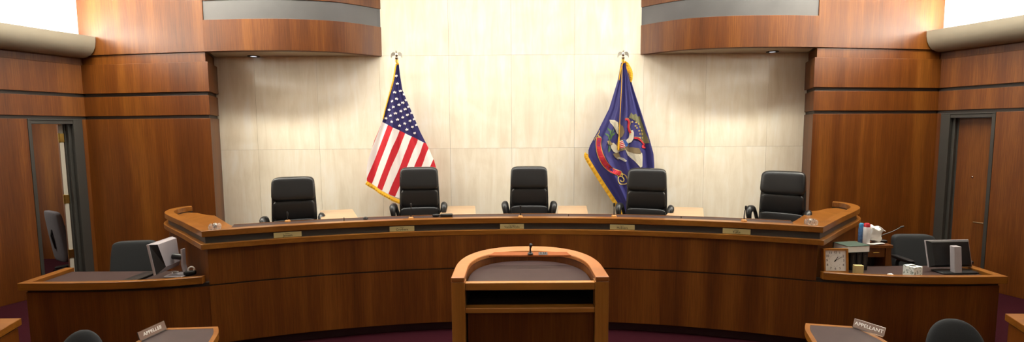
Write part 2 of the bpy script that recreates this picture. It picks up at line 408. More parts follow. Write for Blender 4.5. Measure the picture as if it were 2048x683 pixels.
# -------------------------------------------------------------------- doors
def local_side(s):
    """frame on the side wall: X along the wall from the corner, Y into the room, Z up"""
    o = Vector((s*PC[0], PC[1], 0)); x = Vector((s*sd[0], sd[1], 0)); n = Vector((-x.y, x.x, 0))
    if n.x*s < 0: n = -n                              # towards the room: +x on the left wall
    n = Vector((abs(n.x)*s, n.y, 0))
    return Matrix(((x.x, n.x, 0, o.x), (x.y, n.y, 0, o.y), (0, 0, 1, 0), (0, 0, 0, 1)))
for s, nm in ((1, 'door_1'), (-1, 'door_2')):
    M = local_side(s)
    o = bpy.data.objects.new(nm, None); COL.objects.link(o); o.location = (M @ Vector((D1, 0, 0))); WM[o.name] = Matrix.Translation(o.location); o['kind'] = 'structure'
    bm = B()
    # deep jamb with rebates at the corner side, thin jamb towards the camera, head
    box(bm, D0, D0+0.10, -0.05, 0.012, 0, DTOP, M=M); box(bm, D0+0.0, D0+0.13, -0.10, -0.05, 0, DTOP, M=M); box(bm, D0, D0+0.145, -0.16, -0.10, 0, DTOP, M=M)
    box(bm, D1-0.035, D1, -0.16, 0.008, 0, DTOP, M=M)
    box(bm, D0, D1, -0.16, 0.012, DTOP, 2.165, M=M); box(bm, D0, D1, -0.16, 0.004, DTOP-0.045, DTOP, M=M)
    obj('frame', bm, M_FRAME, o, bevel=0.003)
    if s == 1:
        # leaf swung away from the room, seen edge-on
        H = M @ Vector((D0+0.165, -0.135, 0)); dv = Vector((-0.70, 0.715, 0)).normalized(); nv = Vector((dv.y, -dv.x, 0))
        ML = Matrix(((dv.x, nv.x, 0, H.x), (dv.y, nv.y, 0, H.y), (0, 0, 1, 0), (0, 0, 0, 1)))
        bm = B(); box(bm, 0.0, 0.62, -0.022, 0.022, 0.01, DTOP-0.05, M=ML)
        lf = obj('leaf', bm, W_PANEL, o, bevel=0.002)
        bm = B(); box(bm, -0.004, 0.0, -0.020, 0.020, 0.011, DTOP-0.052, M=ML); obj('edge_strip', bm, plain('door_edge_primer', srgb(168, 160, 146), 0.6), lf)
        for z in (1.93, 1.14, 0.42):
            bm = B(); box(bm, -0.010, -0.0045, -0.03, 0.03, z-0.055, z+0.055, M=ML)
            k = ML @ Vector((-0.012, -0.02, 0)); tube(bm, [(k.x, k.y, z-0.06), (k.x, k.y, z+0.06)], 0.009, 10)
            obj('hinge', bm, M_BRASS, o, bevel=0.001)
    else:
        bm = B(); box(bm, D0+0.13, D1-0.037, -0.145, -0.105, 0.01, DTOP-0.047, M=M); lf = obj('leaf', bm, W_PANEL, o, bevel=0.002)
        bm = B(); lathe(bm, [(0.0001, 0), (0.011, 0), (0.010, 0.006), (0.0001, 0.008)], n=16)
        p = M @ Vector((0.365, -0.105, 1.36)); nrm = (M.to_3x3() @ Vector((0, 1, 0)))
        bmesh.ops.transform(bm, matrix=Matrix.Translation(p) @ nrm.to_track_quat('Z', 'Y').to_matrix().to_4x4(), verts=bm.verts)
        obj('peephole', bm, M_CHROME, o, smooth=True)
        bm = B(); a = M @ Vector((0.525, -0.105, 0.80)); b_ = M @ Vector((0.525, -0.06, 0.80)); c = M @ Vector((0.43, -0.055, 0.80))
        tube(bm, [a, b_, (b_*0.6+c*0.4), c], [0.012, 0.010, 0.009, 0.008], 10)
        obj('lever_handle', bm, plain('bronze', srgb(120, 96, 70), 0.45, metal=0.8), o, smooth=True)
# corridor behind the open left door
bm = B(); box(bm, -8.6, -5.55, 7.55, 7.65, 0, 2.6); struct('wall_corridor', bm, W_PANEL)
bm = B(); box(bm, -8.6, -8.5, 3.4, 7.55, 0, 2.6); struct('wall_corridor_left', bm, M_PLASTER)
bm = B(); prism(bm, [(-8.6, 3.4), (-6.82, 3.4), (-5.75, 6.42), (-5.66, 7.55), (-8.6, 7.55)], 2.6, 2.65); struct('ceiling_corridor', bm, M_CEIL)

# raised dais for the judges
bm = B()
arc = lambda R, a, C=(0, -2.42): (C[0]+R*sin(a), C[1]+R*cos(a))
DA = [arc(7.30, math.radians(a)) for a in range(-20, 21, 2)]
prism(bm, [(-3.62, 5.36), (-3.70, 5.95), (-3.88, 6.58), (3.88, 6.58), (3.70, 5.95), (3.62, 5.36)] + DA[::-1], 0.002, 0.33)
struct('floor_dais', bm, M_CARPET)

# ================================================================ BENCH
CA = math.asin(2.72/7.13)
def arcline(R, a0, a1, n=48, C=(0, -2.42)): return [arc(R, a0+(a1-a0)*i/n, C) for i in range(n+1)]
WING = smoothline([(-3.20, 4.632), (-3.60, 5.00), (-3.76, 5.17), (-3.845, 5.33), (-3.868, 5.46), (-3.845, 5.57), (-3.775, 5.635)], 6)
WINGL = [(p.x, p.y) for p in WING]
def outline(Rarc, d):
    """bench outline from the left wing tip along the front arc to the right wing tip, inset by d"""
    L = WINGL[::-1] + [(-2.72, 4.171)]
    A = arcline(7.13, -CA, CA)
    full = L[:-1] + A + mirror(WINGL, -1)
    return [(p.x, p.y) for p in offset(full, d)]
bench = thing('judges_bench', 'long curved walnut judges bench with oak rails and a charcoal band', 'bench', (0, 4.7, 0))
NW = len(WINGL)
def rail(name, z0, z1, d, w, mat, bevel):
    bm = B(); strip(bm, outline(7.13, d), outline(7.13, d+w), z0, z1); return obj(name, bm, mat, bench, bevel=bevel)
rail('top_rim', 1.076, 1.131, 0.0, 0.085, W_RAIL, 0.004)
rail('lower_rail', 0.966, 1.015, -0.012, 0.08, W_RAIL, 0.004)
bm = B(); strip(bm, outline(7.13, 0.028), outline(7.13, 0.075), 1.0152, 1.0758); obj('reveal_band', bm, M_BAND, bench)
# leather ledge just behind the rim
a = math.asin(2.55/7.2)
bm = B(); strip(bm, arcline(7.216, -a, a), arcline(7.36, -a, a), 1.062, 1.128); obj('ledge_inlay', bm, M_INLAY, bench, bevel=0.002)
bm = B(); strip(bm, arcline(7.361, -a, a), arcline(7.372, -a, a), 1.062, 1.131); obj('ledge_edge', bm, W_RAIL, bench)
# worktop behind the ledge and the end tops along the wings
bm = B(); a2 = math.asin(2.5/7.4)
strip(bm, arcline(7.374, -a2, a2), arcline(7.72, -a2, a2), 1.03, 1.062); obj('worktop', bm, W_MAPLE, bench)
for s in (-1, 1):
    bm = B()
    ins = [(p.x, p.y) for p in offset([(-2.55, 4.25), (-2.72, 4.171)] + WINGL, -0.086)]
    poly = [(-s*x, y) for x, y in ins[1:-3]] + [(-s*x, y) for x, y in ((-3.62, 5.50), (-3.42, 5.36), (-3.31, 5.32), (-2.83, 4.78), (-2.60, 4.57), (-2.53, 4.36))]
    prism(bm, poly, 1.035, 1.068); obj('end_top', bm, W_SIDE, bench, bevel=0.002)
# front veneer panels
PCt = (0, -2.9)
pa = math.asin(2.70/7.6)
bm = B(); strip(bm, arcline(7.6, -pa, pa, 60, PCt), arcline(7.63, -pa, pa, 60, PCt), 0.642, 0.9655); obj('upper_panel', bm, W_PANEL, bench)
bm = B(); strip(bm, arcline(7.6, -pa, pa, 60, PCt), arcline(7.63, -pa, pa, 60, PCt), 0.095, 0.628); obj('lower_panel', bm, W_PANEL, bench)
bm = B(); strip(bm, arcline(7.612, -pa, pa, 60, PCt), arcline(7.65, -pa, pa, 60, PCt), 0.6285, 0.6415); obj('groove_trim', bm, M_REVEAL, bench)
bm = B(); strip(bm, arcline(7.66, -pa, pa, 60, PCt), arcline(7.70, -pa, pa, 60, PCt), 0.001, 0.094); obj('toe_kick', bm, M_TOE, bench)
for s in (-1, 1):
    line = [(-s*p.x, p.y) for p in offset([(-2.70, 4.20)] + WINGL, -0.030)]; line2 = [(-s*p.x, p.y) for p in offset([(-2.70, 4.20)] + WINGL, -0.06)]
    bm = B(); strip(bm, line, line2, 0.001, 0.9655); obj('side_panel', bm, W_PANEL, bench)

# =========================================================== CLERK COUNTERS
FR = [(2.702, 4.206), (2.83, 4.172), (3.115, 4.112), (3.4, 4.078), (3.65, 4.065), (3.95, 4.062), (4.20, 4.070)]
FRs = [(p.x, p.y) for p in smoothline(FR, 6)]
RIMo = [(p.x, p.y) for p in smoothline([(2.745, 4.175), (2.95, 4.115), (3.2, 4.065), (3.5, 4.035), (3.85, 4.022), (4.225, 4.025)], 6)]
for s, side in ((-1, 'left'), (1, 'right')):
    ct = thing('clerk_counter', 'low curved walnut clerk counter joined to the %s end of the bench' % side, 'counter', (s*3.5, 4.3, 0), 0, 'clerk counters')
    mm = lambda P: [(s*x, y) for x, y in P]
    backp = lambda P, d: [(x, y+d) for x, y in P]
    bm = B(); strip(bm, mm(FRs), mm(backp(FRs, 0.03)), 0.075, 0.628); obj('front_panel', bm, W_PANEL, ct)
    bm = B(); strip(bm, mm(backp(FRs, 0.012)), mm(backp(FRs, 0.05)), 0.6285, 0.658); obj('groove_trim', bm, M_REVEAL, ct)
    bm = B(); strip(bm, mm(backp(FRs, 0.06)), mm(backp(FRs, 0.09)), 0.001, 0.0745); obj('toe_kick', bm, M_TOE, ct)
    bm = B(); strip(bm, mm(RIMo), mm(backp(RIMo, 0.05)), 0.658, 0.722)
    obj('front_rim', bm, W_RAIL, ct, bevel=0.003)
    bm = B(); prism(bm, mm([(4.225, 4.0755), (4.245, 4.50), (4.165, 4.50), (4.145, 4.0755)]), 0.658, 0.722); obj('end_rim', bm, W_SIDE, ct, bevel=0.003)
    bm = B(); prism(bm, mm([(4.20, 4.102), (4.215, 4.48), (4.185, 4.48), (4.17, 4.102)]), 0.001, 0.6575); obj('end_panel', bm, W_PANEL, ct)
    inner = mm(backp(RIMo, 0.0505))
    lim = (4.14, 4.0725)
    bm = B(); pts = [p for p in inner if abs(p[0]) < 4.13] + mm([(4.143, 4.077), (4.163, 4.47), (3.13, 4.47), (2.81, 4.23)])
    prism(bm, pts, 0.66, 0.69); obj('desktop', bm, M_INLAY, ct)

# ============================================================ RETURN DESKS
def quad_inset(P, d):
    c = sum((Vector((p[0], p[1])) for p in P), Vector((0, 0)))/len(P)
    return [tuple(Vector((p[0], p[1])) + (c-Vector((p[0], p[1]))).normalized()*d) for p in P]
rets = [([(640, 420.5), (705, 418), (718, 438), (642, 442)], 'leftmost'), ([(888, 412), (950, 411), (952, 432), (876, 434)], 'second'),
        ([(1116, 411), (1173, 411), (1177, 431), (1114, 431)], 'third'), ([(1345, 413.5), (1406, 415), (1408, 435), (1332, 430)], 'rightmost')]
rl = ['pale maple side desk right of the leftmost judge chair', 'pale maple side desk between the striped flag and the centre chair',
      'pale maple side desk between the centre chair and the blue flag', 'pale maple side desk right of the blue flag chair']
for (q, _), lab in zip(rets, rl):
    P = [atZ(x, y, 1.06) for x, y in q]
    c = sum(P, Vector())/4
    t = thing('side_desk', lab, 'desk', (c.x, c.y, 0.33), 0, 'side desks behind the bench')
    bm = B(); prism(bm, [(p.x, p.y) for p in P], 1.035, 1.062); obj('desk_top', bm, W_MAPLE, t, bevel=0.003)
    I = quad_inset([(p.x, p.y) for p in P], 0.10)
    bm = B(); prism(bm, I, 0.331, 1.0345); obj('pedestal', bm, W_MAPLE, t, bevel=0.003)
    bm = B(); m = (Vector(I[2])+Vector(I[3]))/2; x = (Vector(I[2])-Vector(I[3])).normalized()
    tube(bm, [(m.x-x.x*0.05, m.y-x.y*0.05-0.012, 0.9), (m.x+x.x*0.05, m.y+x.y*0.05-0.012, 0.9)], 0.006, 8); obj('drawer_pull', bm, M_CHROME, t)

# ============================================================ JUDGE CHAIRS
def back_y(z): return 0.15 + 0.10*max(0, (z-0.45))/0.78 + 0.018*sin((z-0.45)/0.78*2*PI)
def make_judge_chair():
    t = thing('judge_chair', '', 'chair', (0, 0, 0))
    def bend(v):
        k = 1.0 - 0.11*max(0, (v.z-0.5))/0.73 - 0.10*max(0, 0.62-v.z)/0.2
        return Vector((v.x*k, v.y+back_y(v.z) - 0.05*(1-(2*v.x/0.5)**2)*0 + 0.10*(v.x/0.25)**2*0.12*-1, v.z))
    bm = B(); pad(bm, (0, 0.05, 0.845), (0.495, 0.07, 0.75), 0.2, 28, 22, bend); obj('backrest', bm, M_LEATHER, t, world=False, smooth=True, angle=80)
    bm = B(); pad(bm, (0, 0.0, 1.098), (0.495, 0.13, 0.265), 0.34, 32, 18, bend); obj('headrest', bm, M_LEATHER, t, world=False, smooth=True, angle=80)
    bm = B(); pad(bm, (0, 0.004, 0.865), (0.465, 0.105, 0.225), 0.36, 32, 16, bend); obj('back_cushion', bm, M_LEATHER, t, world=False, smooth=True, angle=80)
    bm = B(); pad(bm, (0, -0.004, 0.645), (0.47, 0.11, 0.235), 0.34, 32, 16, bend); obj('lumbar_cushion', bm, M_LEATHER, t, world=False, smooth=True, angle=80)
    bm = B(); pad(bm, (0, -0.05, 0.475), (0.52, 0.50, 0.12), 0.4, 32, 14); obj('seat', bm, M_LEATHER, t, world=False, smooth=True, angle=80)
    for s in (-1, 1):
        P = smoothline([(s*0.235, 0.17, 0.60), (s*0.262, 0.16, 0.72), (s*0.275, 0.11, 0.785), (s*0.285, 0.02, 0.80), (s*0.288, -0.07, 0.79), (s*0.282, -0.10, 0.735), (s*0.268, -0.09, 0.64), (s*0.24, -0.06, 0.50)], 5)
        n = len(P); rad = [0.024 + 0.022*max(0, 1-abs((i/n)-0.52)/0.30) for i in range(n)]
        bm = B(); tube(bm, P, rad, 12, flat=0.85); obj('armrest', bm, M_PLASTIC, t, world=False, smooth=True)
    bm = B(); tube(bm, [(0, 0, 0.10), (0, 0, 0.26)], 0.03, 14); tube(bm, [(0, 0, 0.26), (0, 0, 0.42)], 0.022, 14); obj('gas_column', bm, M_CHROME, t, world=False, smooth=True)
    bm = B()
    for k in range(5):
        a = 2*PI*k/5+0.3; tube(bm, [(0, 0, 0.115), (0.16*cos(a), 0.16*sin(a), 0.10), (0.30*cos(a), 0.30*sin(a), 0.075)], [0.035, 0.026, 0.02], 10)
    obj('star_base', bm, M_PLASTIC, t, world=False, smooth=True)
    for k in range(5):
        a = 2*PI*k/5+0.3; bm = B(); c = Vector((0.30*cos(a), 0.30*sin(a), 0.0285)); d = Vector((-sin(a), cos(a), 0))*0.022
        tube(bm, [c-d, c+d], 0.028, 14); obj('caster', bm, M_PLASTIC, t, world=False, smooth=True)
    return t
jc = make_judge_chair()
G = 'black leather judge chairs behind the bench'
specs = [(586, 353, 5.22, 0.36, 'black leather high-back chair behind the leftmost gold nameplate'),
         (838, 333.5, 5.52, 0.14, 'black leather high-back chair in front of the red and white striped flag'),
         (1058, 332, 5.66, -0.03, 'black leather high-back chair at the centre of the bench above the podium'),
         (1294, 336, 5.52, -0.36, 'black leather high-back chair in front of the blue state flag'),
         (1567, 341.5, 5.34, -0.66, 'black leather high-back chair beside the right wood panel, with creased back')]
judge_chairs = []
for i, (px, py, Y, rz, lab) in enumerate(specs):
    p = atY(px, py, Y + 0.22*cos(rz)); p.x += 0.22*sin(rz); dz = p.z - 0.332 - 1.232
    if i == 0: c = jc; c.location = (p.x, Y, 0.332); c.rotation_euler[2] = rz; c['label'] = lab; c['group'] = G
    else: c = dup(jc, (p.x, Y, 0.332), rz, lab, G)
    c['lift'] = dz; judge_chairs.append(c)
for c in judge_chairs:
    dz = c['lift']; del c['lift']
    for ch in c.children:
        n = ch.name.split('.')[0]
        if n in ('backrest', 'headrest', 'back_cushion', 'lumbar_cushion', 'seat', 'armrest'): ch.location.z = dz
        elif n == 'gas_column': ch.scale.z = 1.0

# ---------------------------------------------------- nameplates on the band
names = [(575.5, 468, 'Jensen', 'Justice', 'gold nameplate on the bench band below the leftmost judge chair'),
         (804, 457, 'Crothers', 'Justice', 'gold nameplate on the bench band below the striped flag chair'),
         (1024, 453, 'VandeWalle', 'Chief Justice', 'gold nameplate on the bench band above the podium'),
         (1244.5, 453.5, 'McEvers', 'Justice', 'gold nameplate on the bench band below the blue flag chair'),
         (1473, 461, 'Tufte', 'Justice', 'gold nameplate on the bench band below the rightmost judge chair')]
for px, py, nm, ti, lab in names:
    d = ray(px, py); lo, hi = 3.0, 6.0                # meet the band's cylinder
    for _ in range(40):
        m = (lo+hi)/2; q = d*(m/d.y); lo, hi = (m, hi) if math.hypot(q.x, q.y+2.42) < 7.135 else (lo, m)
    q = d*(lo/d.y); an = math.atan2(q.x, q.y+2.42)
    x, y = arc(7.135, an)
    t = thing('nameplate', lab, 'sign', (x, y, 1.0152), -an, 'gold nameplates on the bench')
    bm = B(); box(bm, -0.118, 0.118, -0.001, 0.003, 0.006, 0.054); obj('plate', bm, M_PLATE, t, world=False, bevel=0.0008)
    bm = B(); box(bm, -0.121, 0.121, 0.0, 0.012, 0.0, 0.0055); obj('holder', bm, M_BRASS, t, world=False)
    bm = B(); MX = Matrix.Rotation(PI/2, 4, 'X')
    text_bm(bm, ti, 0.0135, Matrix.Translation((0, -0.0014, 0.043)) @ MX); text_bm(bm, nm, 0.031, Matrix.Translation((0, -0.0014, 0.023)) @ MX)
    obj('lettering', bm, M_INK, t, world=False)

# ------------------------------------------------------- bench microphones
mics = [(575.5, 443, 423, 0.0, 'black gooseneck microphone before the leftmost judge chair'), (822, 437, 406, 0.004, 'black gooseneck microphone before the striped flag chair'),
        (1041, 434, 410, 0.0, 'black gooseneck microphone before the centre judge chair'), (1228, 433, 405, 0.0, 'black gooseneck microphone at the foot of the blue flag'),
        (1488, 442, 411, 0.012, 'black gooseneck microphone before the rightmost judge chair')]
for px, py, ty, lean, lab in mics:
    p = atZ(px, py, 1.129); h = atY(px, ty, p.y).z - 1.129
    t = thing('gooseneck_microphone', lab, 'microphone', (p.x, p.y, 1.1295), 0, 'bench microphones')
    bm = B(); lathe(bm, [(0.026, 0), (0.026, 0.010), (0.021, 0.016), (0.012, 0.019)], n=20); obj('base', bm, W_POST, t, world=False, smooth=True)
    bm = B(); tube(bm, [(0, 0, 0.019), (0, 0, h*0.35), (lean*0.5, 0.004, h*0.7), (lean, 0.0, h-0.035)], [0.0062, 0.005, 0.0035, 0.0035], 8); obj('gooseneck', bm, M_PLASTIC, t, world=False, smooth=True)
    bm = B(); tube(bm, [(lean, 0, h-0.04), (lean, -0.001, h-0.03), (lean, -0.003, h-0.008), (lean, -0.004, h)], [0.005, 0.009, 0.0095, 0.006], 12); obj('capsule', bm, M_INK, t, world=False, smooth=True)

# ------------------------------------------------------- things on the bench
for px, py, lab, r0 in ((430, 457, 'clear crystal dish on the left front corner of the bench', 0), (1622, 448, 'clear crystal dish on the right front corner of the bench', 0.4)):
    p = atZ(px, py, 1.131)
    t = thing('crystal_dish', lab, 'dish', (p.x, p.y, 1.1312), r0, 'crystal dishes on the bench corners')
    bm = B()
    for k in range(6):
        a = 2*PI*k/6; tube(bm, [(0.036*cos(a), 0.036*sin(a), 0.0), (0.038*cos(a), 0.038*sin(a), 0.026), (0.034*cos(a), 0.034*sin(a), 0.044)], [0.016, 0.018, 0.010], 8)
    obj('bowl', bm, M_GLASS, t, world=False, smooth=True)
    bm = B(); lathe(bm, [(0.020, 0.012), (0.022, 0.034), (0.016, 0.05), (0.006, 0.055)], n=14); obj('insert', bm, M_CHROME, t, world=False, smooth=True)
p = atZ(731, 437.5, 1.129); bm = B(); lathe(bm, [(0.022, 0), (0.024, 0.006), (0.018, 0.018), (0.004, 0.022)], (p.x, p.y, 1.129), 16)
tag(obj('desk_puck', bm, M_PLASTIC, smooth=True), 'small dark round puck on the bench ledge left of the striped flag chair', 'puck')
p = atZ(893, 432.5, 1.129)
t = thing('desk_phone', 'flat black device lying on the ledge right of the striped flag chair', 'device', (p.x, p.y, 1.1295), 0.05)
bm = B(); pad(bm, (0, 0, 0.014), (0.125, 0.07, 0.026), 0.25, 20, 8); obj('body', bm, M_PLASTIC, t, world=False, smooth=True)
bm = B(); pad(bm, (-0.105, 0.0, 0.014), (0.075, 0.05, 0.028), 0.6, 16, 8); obj('knob', bm, M_PLASTIC, t, world=False, smooth=True)
for px, py, ln, lab in ((688, 441.5, 0.05, 'thin black pen upright in the ledge left of the second chair'), (1137, 432, 0.028, 'thin black pen stub in the ledge right of the centre chair'), (1362, 436, 0.03, 'thin black pen stub in the ledge before the rightmost side desk')):
    p = atZ(px, py, 1.129); bm = B(); tube(bm, [(p.x, p.y, 1.1295), (p.x+0.001, p.y, 1.1295+ln*0.7)], [0.004, 0.0035], 8)
    tag(obj('pen', bm, M_INK, smooth=True), lab, 'pen', 'pens along the bench ledge')

# ================================================================ PODIUM
PX = 0.100
pod = thing('podium', 'oak and walnut lectern with curved rim in the centre aisle', 'lectern', (PX, 3.0, 0))
def shoe(rx, ry, y0, yc, n=40):
    L = [(PX-rx, y0)]
    for i in range(n+1):
        a = PI - PI*i/n
        L.append((PX+rx*spow(cos(a), 0.86), yc+ry*spow(sin(a), 0.86)))
    L.append((PX+rx, y0)); return L
OUT, INN = shoe(0.457, 0.55, 2.722, 2.915), shoe(0.378, 0.415, 2.722, 2.915)
bm = B(); strip(bm, OUT, INN, 1.122, 1.152); obj('curved_cap', bm, W_CAP, pod, bevel=0.006)
OUT2, INN2 = shoe(0.450, 0.54, 2.80, 2.915), shoe(0.382, 0.42, 2.80, 2.915)
bm = B(); strip(bm, OUT2, INN2, 0.002, 1.1215); obj('shell', bm, W_PANEL, pod, smooth=True)
for s in (-1, 1):
    bm = B(); box(bm, PX+min(s*0.377, s*0.455), PX+max(s*0.377, s*0.455), 2.725, 2.799, 0.002, 1.1215); obj('post', bm, W_POST, pod, bevel=0.003)
desk = [(x, y) for x, y in shoe(0.374, 0.41, 2.765, 2.915)]
bm = B(); prism(bm, desk, 1.065, 1.082); obj('desk_leather', bm, M_INLAY, pod)
bm = B(); box(bm, PX-0.376, PX+0.376, 2.728, 2.764, 1.072, 1.118); obj('desk_edge', bm, W_EDGE, pod, bevel=0.005)
bm = B(); box(bm, PX-0.376, PX+0.376, 2.728, 2.79, 0.936, 0.968); obj('shelf_edge', bm, W_EDGE, pod, bevel=0.005)
bm = B(); prism(bm, [(x, y) for x, y in shoe(0.374, 0.40, 2.791, 2.915)], 0.94, 0.962); obj('shelf', bm, M_REVEAL, pod)
bm = B(); box(bm, PX-0.366, PX+0.374, 2.76, 2.785, 0.01, 0.928); obj('front_panel', bm, W_PANEL, pod, bevel=0.002)
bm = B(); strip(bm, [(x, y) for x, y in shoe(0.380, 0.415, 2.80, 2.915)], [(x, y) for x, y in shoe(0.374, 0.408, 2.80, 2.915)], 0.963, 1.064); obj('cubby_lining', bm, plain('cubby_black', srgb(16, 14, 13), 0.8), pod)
a, b, c, d = atZ(977.5, 510, 1.160), atZ(1142, 509.5, 1.160), atZ(1133, 502.5, 1.178), atZ(989, 503, 1.178)
bm = B(); vs = [bm.verts.new(v) for v in (a, b, c, d)]; v2 = [bm.verts.new((v.x, v.y, 1.148)) for v in (a, b)] + [bm.verts.new((v.x, v.y, 1.1523)) for v in (c, d)]
for q in ((vs[0], vs[1], vs[2], vs[3]), v2[::-1], (v2[0], v2[1], vs[1], vs[0]), (v2[1], v2[2], vs[2], vs[1]), (v2[2], v2[3], vs[3], vs[2]), (v2[3], v2[0], vs[0], vs[3])): bm.faces.new(q)
mb = obj('microphone_board', bm, W_BOARD, pod, bevel=0.002)
sl = (c.z-b.z)/(c.y-b.y)
mp = atY(1086, 505.5, (a.y+c.y)/2); zc = 1.160+sl*((a.y+c.y)/2-a.y)
bm = B(); box(bm, mp.x-0.030, mp.x+0.030, -0.012, 0.012, 0.0, 0.005); bmesh.ops.transform(bm, matrix=Matrix.Translation((0, (a.y+c.y)/2, zc)) @ Matrix.Rotation(math.atan(sl), 4, 'X'), verts=bm.verts)
obj('control_plate', bm, plain('control_plate_grey', srgb(92, 90, 90), 0.7, spec=0.15), mb, bevel=0.001)
bm = B()
for k in (-0.014, 0.004, 0.018): lathe(bm, [(0.0035, 0.005), (0.0035, 0.009), (0.001, 0.0095)], (mp.x+k, (a.y+c.y)/2, zc), 10)
obj('button', bm, M_INK, mb)
mx = atY(1060.5, 508, (a.y+c.y)/2)
pm = thing('podium_microphone', 'short black gooseneck microphone standing on the podium board', 'microphone', (mx.x, (a.y+c.y)/2-0.01, zc+0.001))
bm = B(); lathe(bm, [(0.0185, 0), (0.0185, 0.006), (0.012, 0.012), (0.008, 0.02)], n=20); obj('base_ring', bm, M_PLASTIC, pm, world=False, smooth=True)
bm = B(); tube(bm, [(0, 0, 0.015), (0, 0.003, 0.035), (0.001, -0.012, 0.055)], [0.0065, 0.006, 0.006], 10); obj('gooseneck', bm, M_PLASTIC, pm, world=False, smooth=True)
bm = B(); tube(bm, [(0.001, -0.008, 0.048), (0.002, -0.02, 0.062), (0.003, -0.03, 0.072), (0.003, -0.034, 0.076)], [0.007, 0.011, 0.011, 0.006], 12); obj('capsule', bm, M_INK, pm, world=False, smooth=True)

# ================================================================= FLAGS
FY = 6.36
def interp(tab, y):
    if y <= tab[0][1]: return tab[0][0]
    for (x0, y0), (x1, y1) in zip(tab, tab[1:]):
        if y <= y1: return x0 + (x1-x0)*(y-y0)/(y1-y0) if y1 > y0 else x1
    return tab[-1][0]
class Cloth:
    def __init__(s, L, R, folds, amp, seed): s.L, s.R, s.f, s.a, s.s = L, R, folds, amp, seed; s.y0 = L[0][1]; s.y1 = max(L[-1][1], R[-1][1])
    def t(s, px, py):
        a, b = interp(s.L, py), interp(s.R, py); return (px-a)/max(6, b-a)
    def depth(s, px, py):
        t = min(1.05, max(-0.05, s.t(px, py))); v = (py-s.y0)/(s.y1-s.y0)
        bulge = 0.035*(0.3+v)*sin(PI*min(1, max(0, t)))
        g = 0.0
        for k, (n, am, ph) in enumerate(s.f): g += am*sin(2*PI*(n*t + ph + 0.25*v*sin(ph*9+k)))
        return FY - bulge - s.a*(0.25+0.75*min(1, v*1.6))*g
    def at(s, px, py, off=0.0):
        Y = s.depth(px, py) - off; q = atY(px, py, FY); return Vector((q.x, Y, q.z))
    def grid(s, L, R, n, m):
        bm = B(); rows = []
        def along(T, v):
            tot = [0]
            for a, b in zip(T, T[1:]): tot.append(tot[-1]+math.hypot(b[0]-a[0], b[1]-a[1]))
            d = v*tot[-1]
            for i in range(len(T)-1):
                if d <= tot[i+1]+1e-9:
                    k = (d-tot[i])/(tot[i+1]-tot[i]); return (T[i][0]+(T[i+1][0]-T[i][0])*k, T[i][1]+(T[i+1][1]-T[i][1])*k)
            return T[-1]
        for j in range(m+1):
            a, b = along(L, j/m), along(R, j/m)
            rows.append([bm.verts.new((a[0]+(b[0]-a[0])*i/n, 0, a[1]+(b[1]-a[1])*i/n)) for i in range(n+1)])
        for j in range(m):
            for i in range(n): bm.faces.new((rows[j][i], rows[j][i+1], rows[j+1][i+1], rows[j+1][i]))
        return bm
    def finish(s, bm, thick=0.012):
        for v in bm.verts: v.co = s.at(v.co.x, v.co.z)
        r = bmesh.ops.extrude_face_region(bm, geom=list(bm.faces))
        for e in r['geom']:
            if isinstance(e, bmesh.types.BMVert): e.co.y += thick
        return bm
def flag_pole(t, px, pytop, pyb, mat_f):
    top = atY(px, pytop, FY+0.03)
    bm = B(); tube(bm, [(top.x, FY+0.03, 0.34), (top.x, FY+0.03, top.z)], 0.013, 14); lathe(bm, [(0.02, -0.03), (0.02, 0.0), (0.014, 0.004)], (top.x, FY+0.03, top.z), 16)
    obj('pole', bm, M_BRASS, t, smooth=True)
    bm = B(); lathe(bm, [(0.15, 0), (0.15, 0.02), (0.12, 0.04), (0.05, 0.06), (0.03, 0.12), (0.02, 0.13)], (top.x, FY+0.03, 0.333), 28); obj('stand', bm, M_BRASS, t, smooth=True)
    c = Vector((top.x, FY+0.03, top.z))
    bm = B()
    lathe(bm, [(0.008, 0.0), (0.020, 0.012), (0.022, 0.024), (0.014, 0.036), (0.006, 0.04)], c, 16)
    pad(bm, c+Vector((0, 0, 0.068)), (0.038, 0.036, 0.065), 0.9, 14, 10)
    pad(bm, c+Vector((0, -0.012, 0.108)), (0.024, 0.032, 0.024), 1.0, 12, 8)
    tube(bm, [c+Vector((0, -0.025, 0.108)), c+Vector((0, -0.036, 0.102))], [0.006, 0.001], 8)
    for s in (-1, 1):                                # spread wings, tips turned down
        W = [(0.010, 0.085), (0.030, 0.100), (0.052, 0.098), (0.068, 0.080), (0.074, 0.045), (0.070, 0.020), (0.060, 0.044), (0.050, 0.050), (0.040, 0.056), (0.026, 0.060), (0.012, 0.058)]
        for yy in (0,):
            A = [bm.verts.new((c.x+s*x, c.y-0.004-0.10*x, c.z+z)) for x, z in W]; C = [bm.verts.new((c.x+s*x, c.y+0.008-0.08*x, c.z+z)) for x, z in W]
            bm.faces.new(A); bm.faces.new(C[::-1])
            for i in range(len(W)): bm.faces.new((A[i], A[(i+1) % len(W)], C[(i+1) % len(W)], C[i]))
    obj('eagle_finial', bm, mat_f, t, smooth=True, label='silver eagle finial with spread wings')

